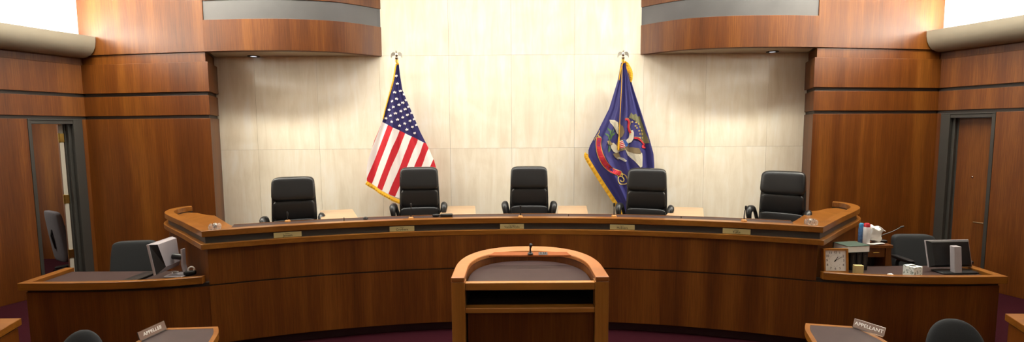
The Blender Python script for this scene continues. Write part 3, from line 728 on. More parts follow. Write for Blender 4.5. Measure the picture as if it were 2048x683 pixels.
# --- striped flag
USL = [(792, 128), (786, 160), (780, 182), (772, 215), (764.8, 243.7), (749, 281), (736, 322), (733.5, 340), (734.5, 364)]
USR = [(797.5, 128), (800, 150), (805, 180), (823, 222), (841, 264), (857, 295), (869, 322), (873, 338), (876, 385), (872, 432)]
us = Cloth(USL, USR, [(3.0, 0.55, 0.15), (5.5, 0.3, 0.4), (1.5, 0.5, 0.7)], 0.032, 1)
c0 = atY(794, 300, FY)
t = thing('striped_flag', 'red, white and blue striped flag with white stars on a pole', 'flag', (c0.x, FY, 0.332), 0)
bm = us.grid(USL, USR, 40, 60)
K = 3.106
def cut(bm, p, n):
    g = list(bm.verts)+list(bm.edges)+list(bm.faces)
    bmesh.ops.bisect_plane(bm, geom=g, plane_co=(p[0], 0, p[1]), plane_no=(n[0], 0, n[1]))
sb = [187, 229, 271.6, 315.7, 357, 405, 451, 495.6, 539, 595, 640]
q = lambda cx, cy: (730+cx/K, 180+cy/K)
for sv in sb: cut(bm, q(sv, 0), (1, 0.395))
ca, cb = q(100, 194), q(330, 306)
cn = (-(cb[1]-ca[1]), cb[0]-ca[0])
cut(bm, ca, cn)
cc, ce = q(331, 306), q(346, 262); rn = (-(ce[1]-cc[1]), ce[0]-cc[0]); 
for f in bm.faces:
    m = f.calc_center_median(); cx, cy = (m.x-730)*K, (m.z-180)*K
    below = (m.x-ca[0])*cn[0] + (m.z-ca[1])*cn[1] > 0
    k = sum(1 for v in sb if cx+0.395*cy > v)
    f.material_index = 2 if not below else (0 if k % 2 == 0 else 1)
us.finish(bm)
cl = obj('cloth', bm, [M_RED, M_FWHITE, M_BLUE], t, smooth=True)
stars = [(188, 14), (222, 5), (199, 54), (171, 68), (237, 78), (213, 91), (180, 105), (151, 122), (251, 117), (225, 130), (193, 144), (161, 158), (131, 174), (265, 154), (237, 169), (205, 182), (171, 196), (281, 191), (250, 207), (217, 220), (296, 229), (263, 244), (310, 267), (321, 216), (307, 180), (291, 141), (203, -40), (196, -86), (272, 103), (256, 62), (244, 26), (232, -15)]
bm = B()
def flat_poly(bm, cloth, pts, off, mi=0):
    bm2 = B(); vs = [bm2.verts.new((x, 0, y)) for x, y in pts]; f = bm2.faces.new(vs)
    bmesh.ops.triangulate(bm2, faces=bm2.faces)
    for _ in range(3):
        le = [e for e in bm2.edges if e.calc_length() > 3.5]
        if not le: break
        bmesh.ops.subdivide_edges(bm2, edges=le, cuts=1 if _ else 2); bmesh.ops.triangulate(bm2, faces=bm2.faces)
    mp = {}
    for v in bm2.verts: mp[v] = bm.verts.new(cloth.at(v.co.x, v.co.z, off*2))
    for f in bm2.faces:
        try: bm.faces.new([mp[v] for v in f.verts]).material_index = mi
        except ValueError: pass
    bm2.free()
for cx, cy in stars:
    x, y = q(cx, cy); r0 = random.uniform(-0.2, 0.5); sq = 0.75 if us.t(x, y) > 0.9 else 1
    if not -0.02 < us.t(x, y) < 1.0: continue
    flat_poly(bm, us, [(x+sq*(3.4 if k % 2 == 0 else 1.4)*sin(PI*k/5+r0), y-(3.4 if k % 2 == 0 else 1.4)*cos(PI*k/5+r0)) for k in range(10)], 0.004)
obj('stars', bm, M_FWHITE, cl)
def fringe(cloth, path, w, side, nm, par, n=40):
    P = smoothline([(x, y) for x, y in path], 10); bm = B(); a = []; b = []
    for i, p in enumerate(P):
        tt = (P[min(i+1, len(P)-1)]-P[max(i-1, 0)]).normalized(); nn = Vector((-tt.y, tt.x, 0))*side
        ww = w(i/(len(P)-1)) if callable(w) else w
        a.append(bm.verts.new(cloth.at(p.x-nn.x*0.8, p.y-nn.y*0.8, 0.003))); o = cloth.at(p.x+nn.x*ww*0.5, p.y+nn.y*ww*0.5, 0.006+0.004*(i % 2)); b.append((bm.verts.new(o), bm.verts.new(cloth.at(p.x+nn.x*ww, p.y+nn.y*ww, 0.001+0.004*(i % 2)))))
    for i in range(len(P)-1):
        bm.faces.new((a[i], a[i+1], b[i+1][0], b[i][0])); bm.faces.new((b[i][0], b[i+1][0], b[i+1][1], b[i][1]))
    r = bmesh.ops.extrude_face_region(bm, geom=list(bm.faces))
    for e in r['geom']:
        if isinstance(e, bmesh.types.BMVert): e.co.y += 0.01
    return obj(nm, bm, M_GOLD, par)
fringe(us, [(734.5, 362), (757, 377), (780, 389), (803, 402), (840, 420), (872, 432)], 6.5, 1, 'fringe', t)
fringe(us, [(797, 126), (793, 128), (791, 132), (786, 160), (781, 180), (772, 212), (766, 238)], lambda k: 3.2*(1-k*0.6), -1, 'fringe', t)
flag_pole(t, 793.5, 120, 0, M_CHROME)

# --- blue state flag
NDL = [(1242.5, 125), (1236, 160), (1218.6, 217), (1196, 262), (1180, 291), (1177, 300), (1177, 314), (1200, 352), (1225, 390), (1249, 428)]
NDR = [(1251, 125), (1256, 140), (1268, 180), (1282, 222), (1297, 270), (1307, 307), (1308.5, 333), (1307, 380), (1300, 430)]
nd = Cloth(NDL, NDR, [(4.0, 0.5, 0.1), (7.0, 0.28, 0.55), (2.0, 0.5, 0.8)], 0.045, 2)
c0 = atY(1246, 300, FY)
t = thing('state_flag', 'dark blue flag with an eagle and red scroll on a pole', 'flag', (c0.x, FY, 0.332), 0)
bm = nd.grid(NDL, NDR, 40, 70); nd.finish(bm); cl = obj('cloth', bm, M_NBLUE, t, smooth=True)
fringe(nd, [(1176.5, 308), (1177.5, 316), (1200, 353), (1225, 391), (1249, 428)], 7, 1, 'fringe', t)
fringe(nd, [(1252, 124), (1254, 138), (1258, 150), (1262, 164)], lambda k: 2+7*sin(PI*min(1, k*1.05))**0.8, -1, 'fringe', t)
fringe(nd, [(1252, 122), (1246, 125), (1243, 130), (1240, 145), (1238, 160)], lambda k: 2.5*(1-0.7*k), -1, 'fringe', t)
flag_pole(t, 1246, 119, 0, M_CHROME)
ek = list(M_EM.keys()); EM = [M_EM[k] for k in ek]
bm = B(); cr = lambda P: [(1170+x/3.794, 200+y/3.794) for x, y in P]
def em(col, P, off=0.004): flat_poly(bm, nd, cr(P), off, ek.index(col))
def ribbon(col, P, w, off): 
    P = smoothline(P, 6); A = []; C = []
    for i, p in enumerate(P):
        tt = (P[min(i+1, len(P)-1)]-P[max(i-1, 0)]).normalized(); A.append((p.x-tt.y*w/2, p.y+tt.x*w/2)); C.append((p.x+tt.y*w/2, p.y-tt.x*w/2))
    for i in range(len(P)-1):
        pq = cr([A[i], A[i+1], C[i+1], C[i]])
        try:
            f = bm.faces.new([bm.verts.new(nd.at(x, y, off*2.4)) for x, y in pq]); f.material_index = ek.index(col)
        except ValueError: pass
em('olive', [(330, 132), (345, 94), (362, 112), (384, 102), (398, 124), (418, 122), (430, 165), (446, 212), (462, 256), (478, 290), (490, 326), (455, 328), (440, 330), (446, 300), (440, 262), (428, 224), (408, 186), (380, 160), (350, 142)], 0.003)
for x, y in ((352, 165), (380, 168), (402, 180), (418, 203), (376, 195), (405, 232), (432, 230), (438, 256), (413, 255), (412, 283), (437, 285), (386, 210)):
    em('gold', [(x+(8 if k % 2 == 0 else 3.4)*sin(PI*k/5), y-(8 if k % 2 == 0 else 3.4)*cos(PI*k/5)) for k in range(10)], 0.005)
em('cream', [(183, 148), (215, 151), (246, 166), (256, 205), (254, 262), (240, 250), (228, 222), (206, 196), (190, 172)])
for k in range(5): ribbon('grey', [(188+k*9, 156+k*3), (214+k*8, 190+k*5), (240+k*3, 232+k*6)], 2.2, 0.006)
em('brown', [(246, 164), (284, 196), (294, 240), (282, 270), (262, 292), (250, 262), (254, 205)])
em('brown', [(255, 300), (300, 296), (330, 330), (330, 352), (300, 375), (262, 385), (240, 372), (236, 330)])
em('cream', [(346, 228), (356, 228), (363, 246), (360, 290), (346, 316), (320, 332), (298, 312), (328, 286), (344, 262), (336, 262), (338, 246)], 0.006)
em('gold', [(340, 246), (332, 256), (334, 266), (342, 258)], 0.007)
em('white', [(254, 312), (280, 303), (304, 352), (266, 366)], 0.007)
for k in range(4): em('red', [(255+k*1.6, 318+k*13), (279+k*6, 309+k*12), (281+k*6, 315+k*12), (257+k*1.6, 325+k*13)], 0.009)
em('blue', [(278, 302), (300, 299), (328, 334), (318, 350), (303, 353)], 0.008)
em('cream', [(190, 332), (214, 322), (246, 350), (262, 386), (240, 406), (214, 388), (196, 362)])
em('brown', [(210, 406), (252, 396), (266, 430), (252, 452), (226, 432)], 0.005)
em('tan', [(160, 308), (182, 304), (210, 332), (200, 342), (178, 338), (166, 330)], 0.005)
em('grey', [(255, 430), (284, 436), (312, 458), (298, 466), (262, 446), (240, 440)], 0.006)
em('cream', [(296, 362), (350, 394), (426, 398), (430, 424), (426, 500), (412, 508), (398, 484), (384, 468), (366, 458), (346, 440), (322, 416)], 0.004)
em('brown', [(298, 360), (350, 356), (402, 362), (420, 398), (414, 404), (360, 400), (318, 384)], 0.006)
for k in range(6): ribbon('grey', [(330+k*12, 398+k*2), (360+k*11, 430+k*6), (376+k*8, 456+k*8)], 2.2, 0.006)
for x, y, a in ((178, 225, -0.5), (205, 235, 0.5), (165, 262, -0.9), (198, 262, 0.9), (215, 258, 0.7), (186, 245, 0.05), (178, 365, 0.3), (196, 280, 0.3), (176, 290, -0.3), (185, 378, 0.5)):
    L = 23; em('green', [(x+sin(a)*L, y-cos(a)*L), (x+cos(a)*6, y+sin(a)*6), (x-sin(a)*L, y+cos(a)*L), (x-cos(a)*6, y-sin(a)*6)], 0.004)
ribbon('green', [(190, 225), (188, 270), (178, 330), (172, 390)], 4, 0.005)
ribbon('red', [(298, 148), (318, 146), (330, 170), (326, 205), (336, 240), (352, 262)], 14, 0.005)
ribbon('red', [(364, 286), (392, 288), (418, 304), (438, 322), (452, 340), (432, 352), (462, 362)], 14, 0.005)
ribbon('gold', [(298, 139), (324, 138), (339, 168), (335, 205), (344, 240)], 2.5, 0.007)
ribbon('gold', [(364, 278), (394, 280), (422, 296), (444, 316)], 2.5, 0.007)
SC = [(106, 284), (100, 340), (112, 410), (146, 480), (200, 530), (268, 556)]
ribbon('gold', SC, 42, 0.004); ribbon('red', SC, 34, 0.0075)
em('gold', [(88, 286), (96, 276), (114, 274), (124, 286)], 0.0045); em('gold', [(262, 534), (276, 540), (276, 566), (262, 578)], 0.0045)
ribbon('gold', [(108, 276), (96, 262), (106, 246), (108, 228)], 6, 0.005); ribbon('gold', [(92, 262), (82, 280), (72, 294), (68, 306)], 4, 0.005)
ribbon('gold', [(272, 556), (300, 566), (316, 592), (318, 622), (300, 634), (262, 632), (244, 608), (252, 582), (276, 578), (292, 596), (288, 614), (272, 614), (268, 602)], 7, 0.005)
ribbon('gold', [(262, 572), (250, 564), (242, 574)], 5, 0.005); ribbon('gold', [(276, 580), (284, 560), (276, 548)], 5, 0.005)
SCp = smoothline(SC, 10)
obj('emblem', bm, EM, cl, label='eagle emblem with olive branch, shield and red scroll')
full = 'NORTH DAKOTA'
for w0, w1 in ((0, 5), (6, 12)):
    bm = B()
    for i in range(w0, w1):
        f_ = 0.07 + 0.86*i/(len(full)-1); k = min(len(SCp)-2, int(f_*(len(SCp)-1))); p = SCp[k]; tt = (SCp[k+1]-SCp[k]).normalized()
        x, y = cr([(p.x, p.y)])[0]; w = nd.at(x, y, 0.022); X = Vector((tt.x, 0, -tt.y)); Yv = Vector((tt.y, 0, tt.x))
        text_bm(bm, full[i], 0.058, frame(w, X, Yv), 0, 0.0005)
    obj('scroll_lettering', bm, M_EM['purple'], cl)
bm = B()
P = [nd.at(x, y, 0.02) for x, y in ((1243, 128), (1241.5, 170), (1240, 210), (1238.5, 250), (1237.5, 272))]
tube(bm, P, 0.0045, 8); e = nd.at(1236.5, 286, 0.022)
tube(bm, [P[-1], nd.at(1237, 278, 0.022), nd.at(1236.3, 290, 0.022), nd.at(1235.8, 300, 0.022)], [0.006, 0.012, 0.014, 0.013], 10)
obj('cord_and_tassel', bm, M_GOLD, t, smooth=True)

# ===================================================== CLERK STATIONS
def task_chair(name, label, loc, rz, w, top, mat, arms=True, group=None, shape=0.3, seat=0.46, recl=0.08, zb=0.5):
    t = thing(name, label, 'chair', loc, rz, group)
    bend = lambda v: Vector((v.x*(1-0.12*((v.z-0.5)/0.5)**2), v.y+0.18+recl*(v.z-0.5)/0.45 - 0.5*(v.x**2), v.z))
    h = top-zb
    bm = B(); pad(bm, (0, 0, zb+h/2), (w, 0.075, h), shape, 28, 18, bend); obj('backrest', bm, mat, t, world=False, smooth=True, angle=80)
    bm = B(); pad(bm, (0, -0.06, seat), (w+0.04, 0.46, 0.09), 0.4, 28, 12); obj('seat', bm, mat, t, world=False, smooth=True, angle=80)
    bm = B(); tube(bm, [(0, 0.10, seat-0.05), (0, 0.20, seat-0.03), (0, 0.235, 0.58), (0, 0.225, 0.66)], 0.022, 10, flat=0.5); obj('back_bracket', bm, M_PLASTIC, t, world=False, smooth=True)
    if arms:
        for s in (-1, 1):
            P = smoothline([(s*0.20, 0.02, seat-0.03), (s*(w/2+0.05), 0.02, seat+0.02), (s*(w/2+0.06), 0.03, seat+0.16), (s*(w/2+0.055), 0.0, seat+0.2)], 4)
            bm = B(); tube(bm, P, 0.016, 10); a_ = obj('arm_support', bm, M_PLASTIC, t, world=False, smooth=True)
            bm = B(); pad(bm, (s*(w/2+0.055), -0.03, seat+0.215), (0.065, 0.27, 0.034), 0.4, 20, 8); obj('arm_pad', bm, M_PLASTIC, t, world=False, smooth=True)
    bm = B(); tube(bm, [(0, 0, 0.09), (0, 0, 0.25)], 0.028, 12); tube(bm, [(0, 0, 0.25), (0, 0, seat-0.03)], 0.02, 12); obj('gas_column', bm, M_PLASTIC, t, world=False, smooth=True)
    bm = B()
    for k in range(5):
        a = 2*PI*k/5+0.6; tube(bm, [(0, 0, 0.105), (0.15*cos(a), 0.15*sin(a), 0.09), (0.27*cos(a), 0.27*sin(a), 0.07)], [0.032, 0.024, 0.018], 8)
    obj('star_base', bm, M_PLASTIC, t, world=False, smooth=True)
    for k in range(5):
        a = 2*PI*k/5+0.6; c = Vector((0.27*cos(a), 0.27*sin(a), 0.0265)); d = Vector((-sin(a), cos(a), 0))*0.02; bm = B()
        tube(bm, [c-d, c+d], 0.026, 12); obj('caster', bm, M_PLASTIC, t, world=False, smooth=True)
    return t
p = atY(272, 483, 5.05); task_chair('task_chair', 'charcoal fabric task chair behind the left clerk counter', (p.x, 4.86, 0.001), 0.15, 0.43, p.z, M_FABRIC, False, None, 0.22)
p = atY(1816, 467, 5.05); task_chair('task_chair', 'charcoal fabric task chair with armrests behind the right clerk counter', (p.x, 4.78, 0.001), -0.05, 0.44, p.z, M_FABRIC, True, None, 0.24)
# grey chair standing in the corridor, turned sideways
task_chair('task_chair', 'grey fabric chair standing inside the open left doorway', (-6.27, 6.80, 0.001), 2.62, 0.46, 0.92, M_GFABRIC, True, None, 0.25, 0.42, 0.05, 0.2)

# left monitor
p = atZ(343, 556, 0.69)
t = thing('computer_monitor', 'silver-backed monitor with angled stand on the left clerk counter', 'monitor', (-3.125, 4.325, 0.6905), math.radians(93))
tilt = Matrix.Translation((0, 0.02, 0.052)) @ Matrix.Rotation(math.radians(-9), 4, 'X')
# local: back faces -Y, screen faces +Y
bm = B(); box(bm, -0.165, 0.165, 0.0, 0.022, 0.0, 0.28, M=tilt); obj('bezel', bm, M_SILVER, t, world=False, bevel=0.003)
bm = B(); A = [tilt @ Vector(v) for v in ((-0.162, 0, 0.004), (0.162, 0, 0.004), (0.162, 0, 0.276), (-0.162, 0, 0.276))]; C = [tilt @ Vector(v) for v in ((-0.10, -0.055, 0.05), (0.10, -0.055, 0.05), (0.13, -0.05, 0.262), (-0.13, -0.05, 0.262))]
va = [bm.verts.new(v) for v in A]; vc = [bm.verts.new(v) for v in C]
f = bm.faces.new(vc); f.material_index = 0
for i in range(4):
    f = bm.faces.new((va[i], va[(i+1) % 4], vc[(i+1) % 4], vc[i])); f.material_index = 1 if i == 3 else 0
bm.faces.new(va[::-1])
obj('back_shell', bm, [M_SILVER, M_PLASTIC], t, world=False)
bm = B(); box(bm, -0.155, 0.155, 0.0222, 0.0235, 0.012, 0.268, M=tilt); obj('screen', bm, M_INK, t, world=False)
bm = B(); PR = [(-0.150, 0.0), (-0.128, 0.0), (-0.108, 0.10), (-0.112, 0.245), (-0.128, 0.250), (-0.128, 0.10)]
va = [bm.verts.new((-0.024, y, z)) for y, z in PR]; vc = [bm.verts.new((0.024, y, z)) for y, z in PR]; bm.faces.new(va); bm.faces.new(vc[::-1])
for i in range(6): bm.faces.new((va[i], va[(i+1) % 6], vc[(i+1) % 6], vc[i]))
st = obj('stand', bm, M_SILVER, t, world=False, bevel=0.003)
bm = B(); tube(bm, [(0, -0.115, 0.17), (0, -0.03, 0.18)], 0.028, 12); obj('pivot', bm, M_PLASTIC, st, world=False, smooth=True)
bm = B(); pad(bm, (0, -0.06, 0.006), (0.15, 0.18, 0.011), 0.3, 20, 6); obj('stand_foot', bm, M_SILVER, t, world=False, smooth=True)
cx = [atZ(x, y, 0.694) for x, y in ((364, 554), (354, 549), (345, 546), (338, 540))]
bm = B(); tube(bm, smoothline([cx[0], cx[1], (cx[2].x, cx[2].y, 0.71), (-3.04, 4.30, 0.735)], 6), 0.005, 8); tag(obj('white_cable', bm, M_WHITE, smooth=True), 'white cable hanging from the left monitor onto the counter', 'cable')
p = atZ(373, 551, 0.69)
t = thing('tape_dispenser', 'small black desk dispenser with a white roll beside the left monitor', 'dispenser', (p.x+0.02, p.y+0.02, 0.6905), 0.4)
bm = B(); pad(bm, (0, 0, 0.022), (0.10, 0.05, 0.042), 0.5, 18, 8); obj('body', bm, M_PLASTIC, t, world=False, smooth=True)
bm = B(); RR = [(0.012+0.024*cos(a), 0, 0.052+0.024*sin(a)) for a in [2*PI*k/20 for k in range(21)]]; tube(bm, RR, 0.007, 8); obj('roll', bm, M_WHITE, t, world=False, smooth=True)
p = atZ(345, 557, 0.69); bm = B(); pad(bm, (-3.36, 4.26, 0.7005), (0.13, 0.30, 0.018), 0.4, 20, 6)
tag(obj('keyboard', bm, M_PLASTIC, smooth=True), 'low black keyboard lying left of the left monitor stand', 'keyboard')

# right monitor: black back, silver edge, silver column
p = atZ(1905, 551, 0.69)
t = thing('computer_monitor', 'black-backed widescreen monitor with silver column on the right clerk counter', 'monitor', (3.985, 4.245, 0.6905), math.radians(2))
tilt = Matrix.Translation((0, 0.05, 0.037)) @ Matrix.Rotation(math.radians(-13), 4, 'X')
bm = B(); box(bm, -0.205, 0.205, 0.008, 0.022, 0.0, 0.245, M=tilt); obj('bezel', bm, M_SILVER, t, world=False, bevel=0.003)
bm = B(); A = [tilt @ Vector(v) for v in ((-0.201, 0.0079, 0.003), (0.201, 0.0079, 0.003), (0.201, 0.0079, 0.241), (-0.201, 0.0079, 0.241))]; C = [tilt @ Vector(v) for v in ((-0.17, -0.02, 0.02), (0.17, -0.02, 0.02), (0.17, -0.02, 0.225), (-0.17, -0.02, 0.225))]
va = [bm.verts.new(v) for v in A]; vc = [bm.verts.new(v) for v in C]; bm.faces.new(vc); bm.faces.new(va[::-1])
for i in range(4): bm.faces.new((va[i], va[(i+1) % 4], vc[(i+1) % 4], vc[i]))
obj('back_shell', bm, M_PLASTIC, t, world=False)
bm = B(); box(bm, -0.19, 0.19, 0.0222, 0.0235, 0.012, 0.235, M=tilt); obj('screen', bm, M_INK, t, world=False)
bm = B(); prism(bm, [(-0.065, -0.05), (0.005, -0.05), (0.0, 0.0), (-0.06, 0.0)], 0.0, 0.245)
for v in bm.verts:
    v.co.y += 0.10*v.co.z
obj('stand', bm, M_SILVER, t, world=False, bevel=0.006)
bm = B(); pad(bm, (0.0, 0.02, 0.008), (0.34, 0.15, 0.015), 0.25, 24, 6); obj('stand_foot', bm, M_PLASTIC, t, world=False, smooth=True)

# wall clock resting on the counter, 1:10
zb = 0.692
A_, B_ = atY(1650, 544, 4.26), atY(1698, 547, 4.235)
t = thing('square_clock', 'square wooden clock with white face leaning at the right end of the bench', 'clock', ((A_.x+B_.x)/2, 4.275, zb), math.radians(-3))
SZ = 0.216; lean = Matrix.Rotation(math.radians(-6), 4, 'X')
bm = B()
for x0, x1, z0, z1 in ((-SZ/2, SZ/2, 0, 0.016), (-SZ/2, SZ/2, SZ-0.016, SZ), (-SZ/2, -SZ/2+0.016, 0.016, SZ-0.016), (SZ/2-0.016, SZ/2, 0.016, SZ-0.016)): box(bm, x0, x1, -0.02, 0.02, z0, z1, M=lean)
obj('frame', bm, W_POST, t, world=False)
bm = B(); box(bm, -SZ/2+0.0155, SZ/2-0.0155, -0.008, 0.012, 0.0155, SZ-0.0155, M=lean); obj('face', bm, M_WHITE, t, world=False)
bm = B(); MX = lean @ Matrix.Translation((0, -0.0086, SZ/2)) @ Matrix.Rotation(PI/2, 4, 'X')
for k in range(1, 13):
    a = 2*PI*k/12; rr = 0.073 if k % 3 == 0 else 0.08
    text_bm(bm, str(k), 0.030, MX @ Matrix.Translation((rr*sin(a), rr*cos(a), 0)), 0, 0.0003)
for k in range(60):
    a = 2*PI*k/60
    if k % 5: box(bm, -0.0005, 0.0005, 0.051, 0.0545, 0, 0.0004, M=MX @ Matrix.Rotation(-a, 4, 'Z'))
obj('numerals', bm, M_INK, t, world=False)
bm = B()
for a, L, w in ((2*PI*(1+10/60)/12, 0.042, 0.0028), (2*PI*10/60, 0.068, 0.0018)):
    box(bm, -w, w, -0.014, L, 0.0008, 0.0016, M=MX @ Matrix.Rotation(-a, 4, 'Z'))
lathe(bm, [(0.006, 0.0006), (0.006, 0.003), (0.001, 0.0035)], n=12, M=MX); obj('hands', bm, M_INK, t, world=False)

# binders with a thick book on top
bx = atY(1712, 540, 4.40).x
for k, (dx, lab) in enumerate(((-0.075, 'black binder upright behind the clock, nearest the bench side'), (-0.02, 'middle black binder under the thick green book'), (0.035, 'black binder upright beside the small brass clock, outermost'))):
    t = thing('binder', lab, 'binder', (bx+dx, 4.40, 0.6905), 0, 'black binders under the thick book')
    bm = B(); box(bm, -0.024, 0.024, -0.06, 0.06, 0, 0.170); obj('cover', bm, M_PLASTIC, t, world=False, bevel=0.003)
    bm = B(); box(bm, -0.010, 0.010, -0.0615, -0.0601, 0.03, 0.14); obj('spine_label', bm, M_FRAME, t, world=False)
bk = atY(1699, 500, 4.40)
t = thing('thick_book', 'thick book with dark green cover and pale pages on the binders', 'book', (bx-0.05, 4.405, 0.861), math.radians(8))
bm = B(); box(bm, -0.115, 0.105, -0.085, 0.08, 0.004, 0.058); obj('pages', bm, M_WHITE, t, world=False, bevel=0.002)
bm = B(); box(bm, -0.118, 0.108, -0.088, 0.083, 0.0585, 0.063); box(bm, -0.118, 0.108, -0.088, 0.083, 0.0, 0.0035); box(bm, -0.118, 0.108, 0.0805, 0.084, 0.0036, 0.0584); obj('cover', bm, plain('green_bookcloth', srgb(44, 66, 52), 0.7), t, world=False)
p = atZ(1718, 549, 0.69)
t = thing('desk_clock', 'small square brass desk clock standing right of the wooden clock', 'clock', (p.x, p.y+0.015, 0.6905), -0.1)
bm = B(); box(bm, -0.038, 0.038, -0.018, 0.018, 0.008, 0.085); obj('case', bm, M_PLATE, t, world=False, bevel=0.004)
bm = B(); box(bm, -0.028, 0.028, -0.0195, -0.0185, 0.02, 0.075); obj('dial', bm, plain('cream_dial', srgb(206, 186, 130), 0.5), t, world=False)
bm = B(); box(bm, -0.030, -0.018, -0.015, 0.015, 0, 0.0078); box(bm, 0.018, 0.030, -0.015, 0.015, 0, 0.0078); obj('feet', bm, M_BRASS, t, world=False)
p = atZ(1832, 554, 0.69)
t = thing('tissue_box', 'white cube tissue box with faint floral print left of the right monitor', 'box', (p.x, p.y+0.04, 0.6905), 0.25)
def floral():
    m, nt, b = new_mat('floral_card'); L = nt.links.new
    tc = nt.nodes.new('ShaderNodeTexCoord'); v = nt.nodes.new('ShaderNodeTexNoise'); v.inputs['Scale'].default_value = 55; v.inputs['Detail'].default_value = 3; L(tc.outputs['Object'], v.inputs['Vector'])
    r = nt.nodes.new('ShaderNodeValToRGB'); e = r.color_ramp.elements; e[0].position = 0.36; e[0].color = srgb(120, 138, 128); e[1].position = 0.47; e[1].color = srgb(232, 238, 234)
    L(v.outputs['Fac'], r.inputs['Fac']); L(r.outputs['Color'], b.inputs['Base Color']); b.inputs['Roughness'].default_value = 0.6; return m
bm = B(); box(bm, -0.048, 0.048, -0.048, 0.048, 0, 0.092); obj('carton', bm, floral(), t, world=False, bevel=0.002)
bm = B(); lathe(bm, [(0.0001, 0.0922), (0.032, 0.0922), (0.032, 0.0934), (0.0001, 0.0934)], n=24)
for v in bm.verts: v.co.y *= 0.7
obj('opening', bm, M_REVEAL, t, world=False)
p = atZ(1783, 552, 0.69); bm = B(); pad(bm, (p.x, p.y+0.01, 0.7005), (0.05, 0.035, 0.02), 0.9, 12, 8, lambda v: v + Vector((0.004*sin(v.y*400), 0, 0.004*sin(v.x*300))))
tag(obj('crumpled_tissue', bm, M_WHITE, smooth=True), 'small crumpled white tissue left of the tissue box', 'tissue')

# cabinet with spray cans behind the counter
t = thing('side_cabinet', 'low walnut cabinet with open knee space behind the right clerk counter', 'cabinet', (3.445, 4.58, 0.001))
bm = B(); box(bm, 3.29, 3.60, 4.49, 4.67, 0.855, 0.885); obj('cabinet_top', bm, W_PANEL, t, bevel=0.003)
bm = B(); box(bm, 3.31, 3.36, 4.50, 4.66, 0.002, 0.8545); obj('side_panel', bm, W_PANEL, t)
bm = B(); box(bm, 3.54, 3.59, 4.50, 4.66, 0.002, 0.8545); obj('side_panel', bm, W_PANEL, t)
bm = B(); box(bm, 3.361, 3.539, 4.51, 4.53, 0.765, 0.8545); dr = obj('drawer', bm, W_PANEL, t, bevel=0.002)
bm = B(); tube(bm, [(3.42, 4.507, 0.81), (3.48, 4.507, 0.81)], 0.005, 8); obj('pull', bm, M_BRASS, dr)
bm = B(); box(bm, 3.361, 3.539, 4.64, 4.655, 0.10, 0.8545); obj('back_panel', bm, M_REVEAL, t)
zt = 0.8852
def can(px, name, lab, body, cap, Y, r, h, ch):
    x = atY(px, 480, Y).x; t = thing(name, lab, 'spray can', (x, Y, zt), 0, 'spray cans on the cabinet')
    bm = B(); lathe(bm, [(r*0.95, 0), (r, 0.004), (r, h-0.012), (r*0.85, h)], n=24); obj('can_body', bm, body, t, world=False, smooth=True)
    bm = B(); lathe(bm, [(r*0.90, h+0.0004), (r*0.88, h+ch-0.01), (r*0.6, h+ch)], n=24); obj('cap', bm, cap, t, world=False, smooth=True)
    return t
M_CANB = plain('can_blue', srgb(84, 120, 168), 0.4, vary=0.5, vscale=40); M_CANW = plain('can_white', srgb(226, 224, 224), 0.4, vary=0.06, vscale=30)
can(1721.5, 'spray_can', 'blue spray can with light blue cap on the cabinet', M_CANB, plain('cap_blue', srgb(60, 140, 186), 0.4), 4.60, 0.024, 0.15, 0.04)
can(1732.5, 'spray_can', 'white spray can with red cap on the cabinet', M_CANW, plain('cap_red', srgb(176, 26, 42), 0.4), 4.55, 0.029, 0.165, 0.035)
x = atY(1748, 475, 4.58).x
t = thing('plastic_bag', 'crumpled white plastic bag behind the red-capped spray can', 'bag', (x, 4.59, zt+0.006))
rn_ = random.Random(3)
ph = [rn_.uniform(0, 6) for _ in range(6)]
wob = lambda v: v + Vector((0.010*sin(v.z*60+ph[0]) + 0.008*sin(v.y*90+ph[1]), 0.008*sin(v.z*75+ph[2]), 0.012*sin(v.x*70+ph[3]) - 0.25*v.x*max(0, v.z-0.08)/0.1*0.6))
bm = B(); pad(bm, (0, 0, 0.083), (0.125, 0.10, 0.155), 0.6, 26, 16, wob); obj('body', bm, M_WHITE, t, world=False, smooth=True, angle=70)
bm = B(); pts = smoothline([(-0.05, -0.05, 0.15), (0.0, -0.055, 0.165), (0.05, -0.05, 0.13), (0.085, -0.03, 0.115)], 5); tube(bm, pts, [0.012]*(len(pts)-1)+[0.004], 8, flat=0.35); obj('handle', bm, M_WHITE, t, world=False, smooth=True)
bm = B(); pad(bm, (x-0.03, 4.515, zt+0.006), (0.17, 0.042, 0.008), 0.6, 20, 6, lambda v: v + Vector((0, 0, 0.004+0.004*sin(v.x*40)))); tag(obj('paper_sheet', bm, M_WHITE, smooth=True), 'white paper sheet lying under the spray cans at the cabinet edge', 'paper')
t = thing('desk_microphone', 'thin dark gooseneck microphone leaning over the right clerk chair', 'microphone', (3.565, 4.60, zt))
bm = B(); pad(bm, (0, 0, 0.015), (0.09, 0.07, 0.028), 0.4, 18, 8); obj('base', bm, M_PLASTIC, t, world=False, smooth=True)
e = atY(1803, 452.5, 4.60) - Vector((3.55, 4.60, zt))
bm = B(); tube(bm, smoothline([(0, 0, 0.028), (0.01, 0, 0.07), (e.x*0.5, 0, e.z*0.68), (e.x*0.9, 0, e.z*0.96)], 6), 0.004, 8); obj('gooseneck', bm, M_PLASTIC, t, world=False, smooth=True)
bm = B(); tube(bm, [(e.x*0.86, 0, e.z*0.93), (e.x*0.92, 0, e.z*0.965), (e.x*1.03, 0, e.z*1.01)], [0.006, 0.010, 0.008], 10); obj('capsule', bm, M_INK, t, world=False, smooth=True)

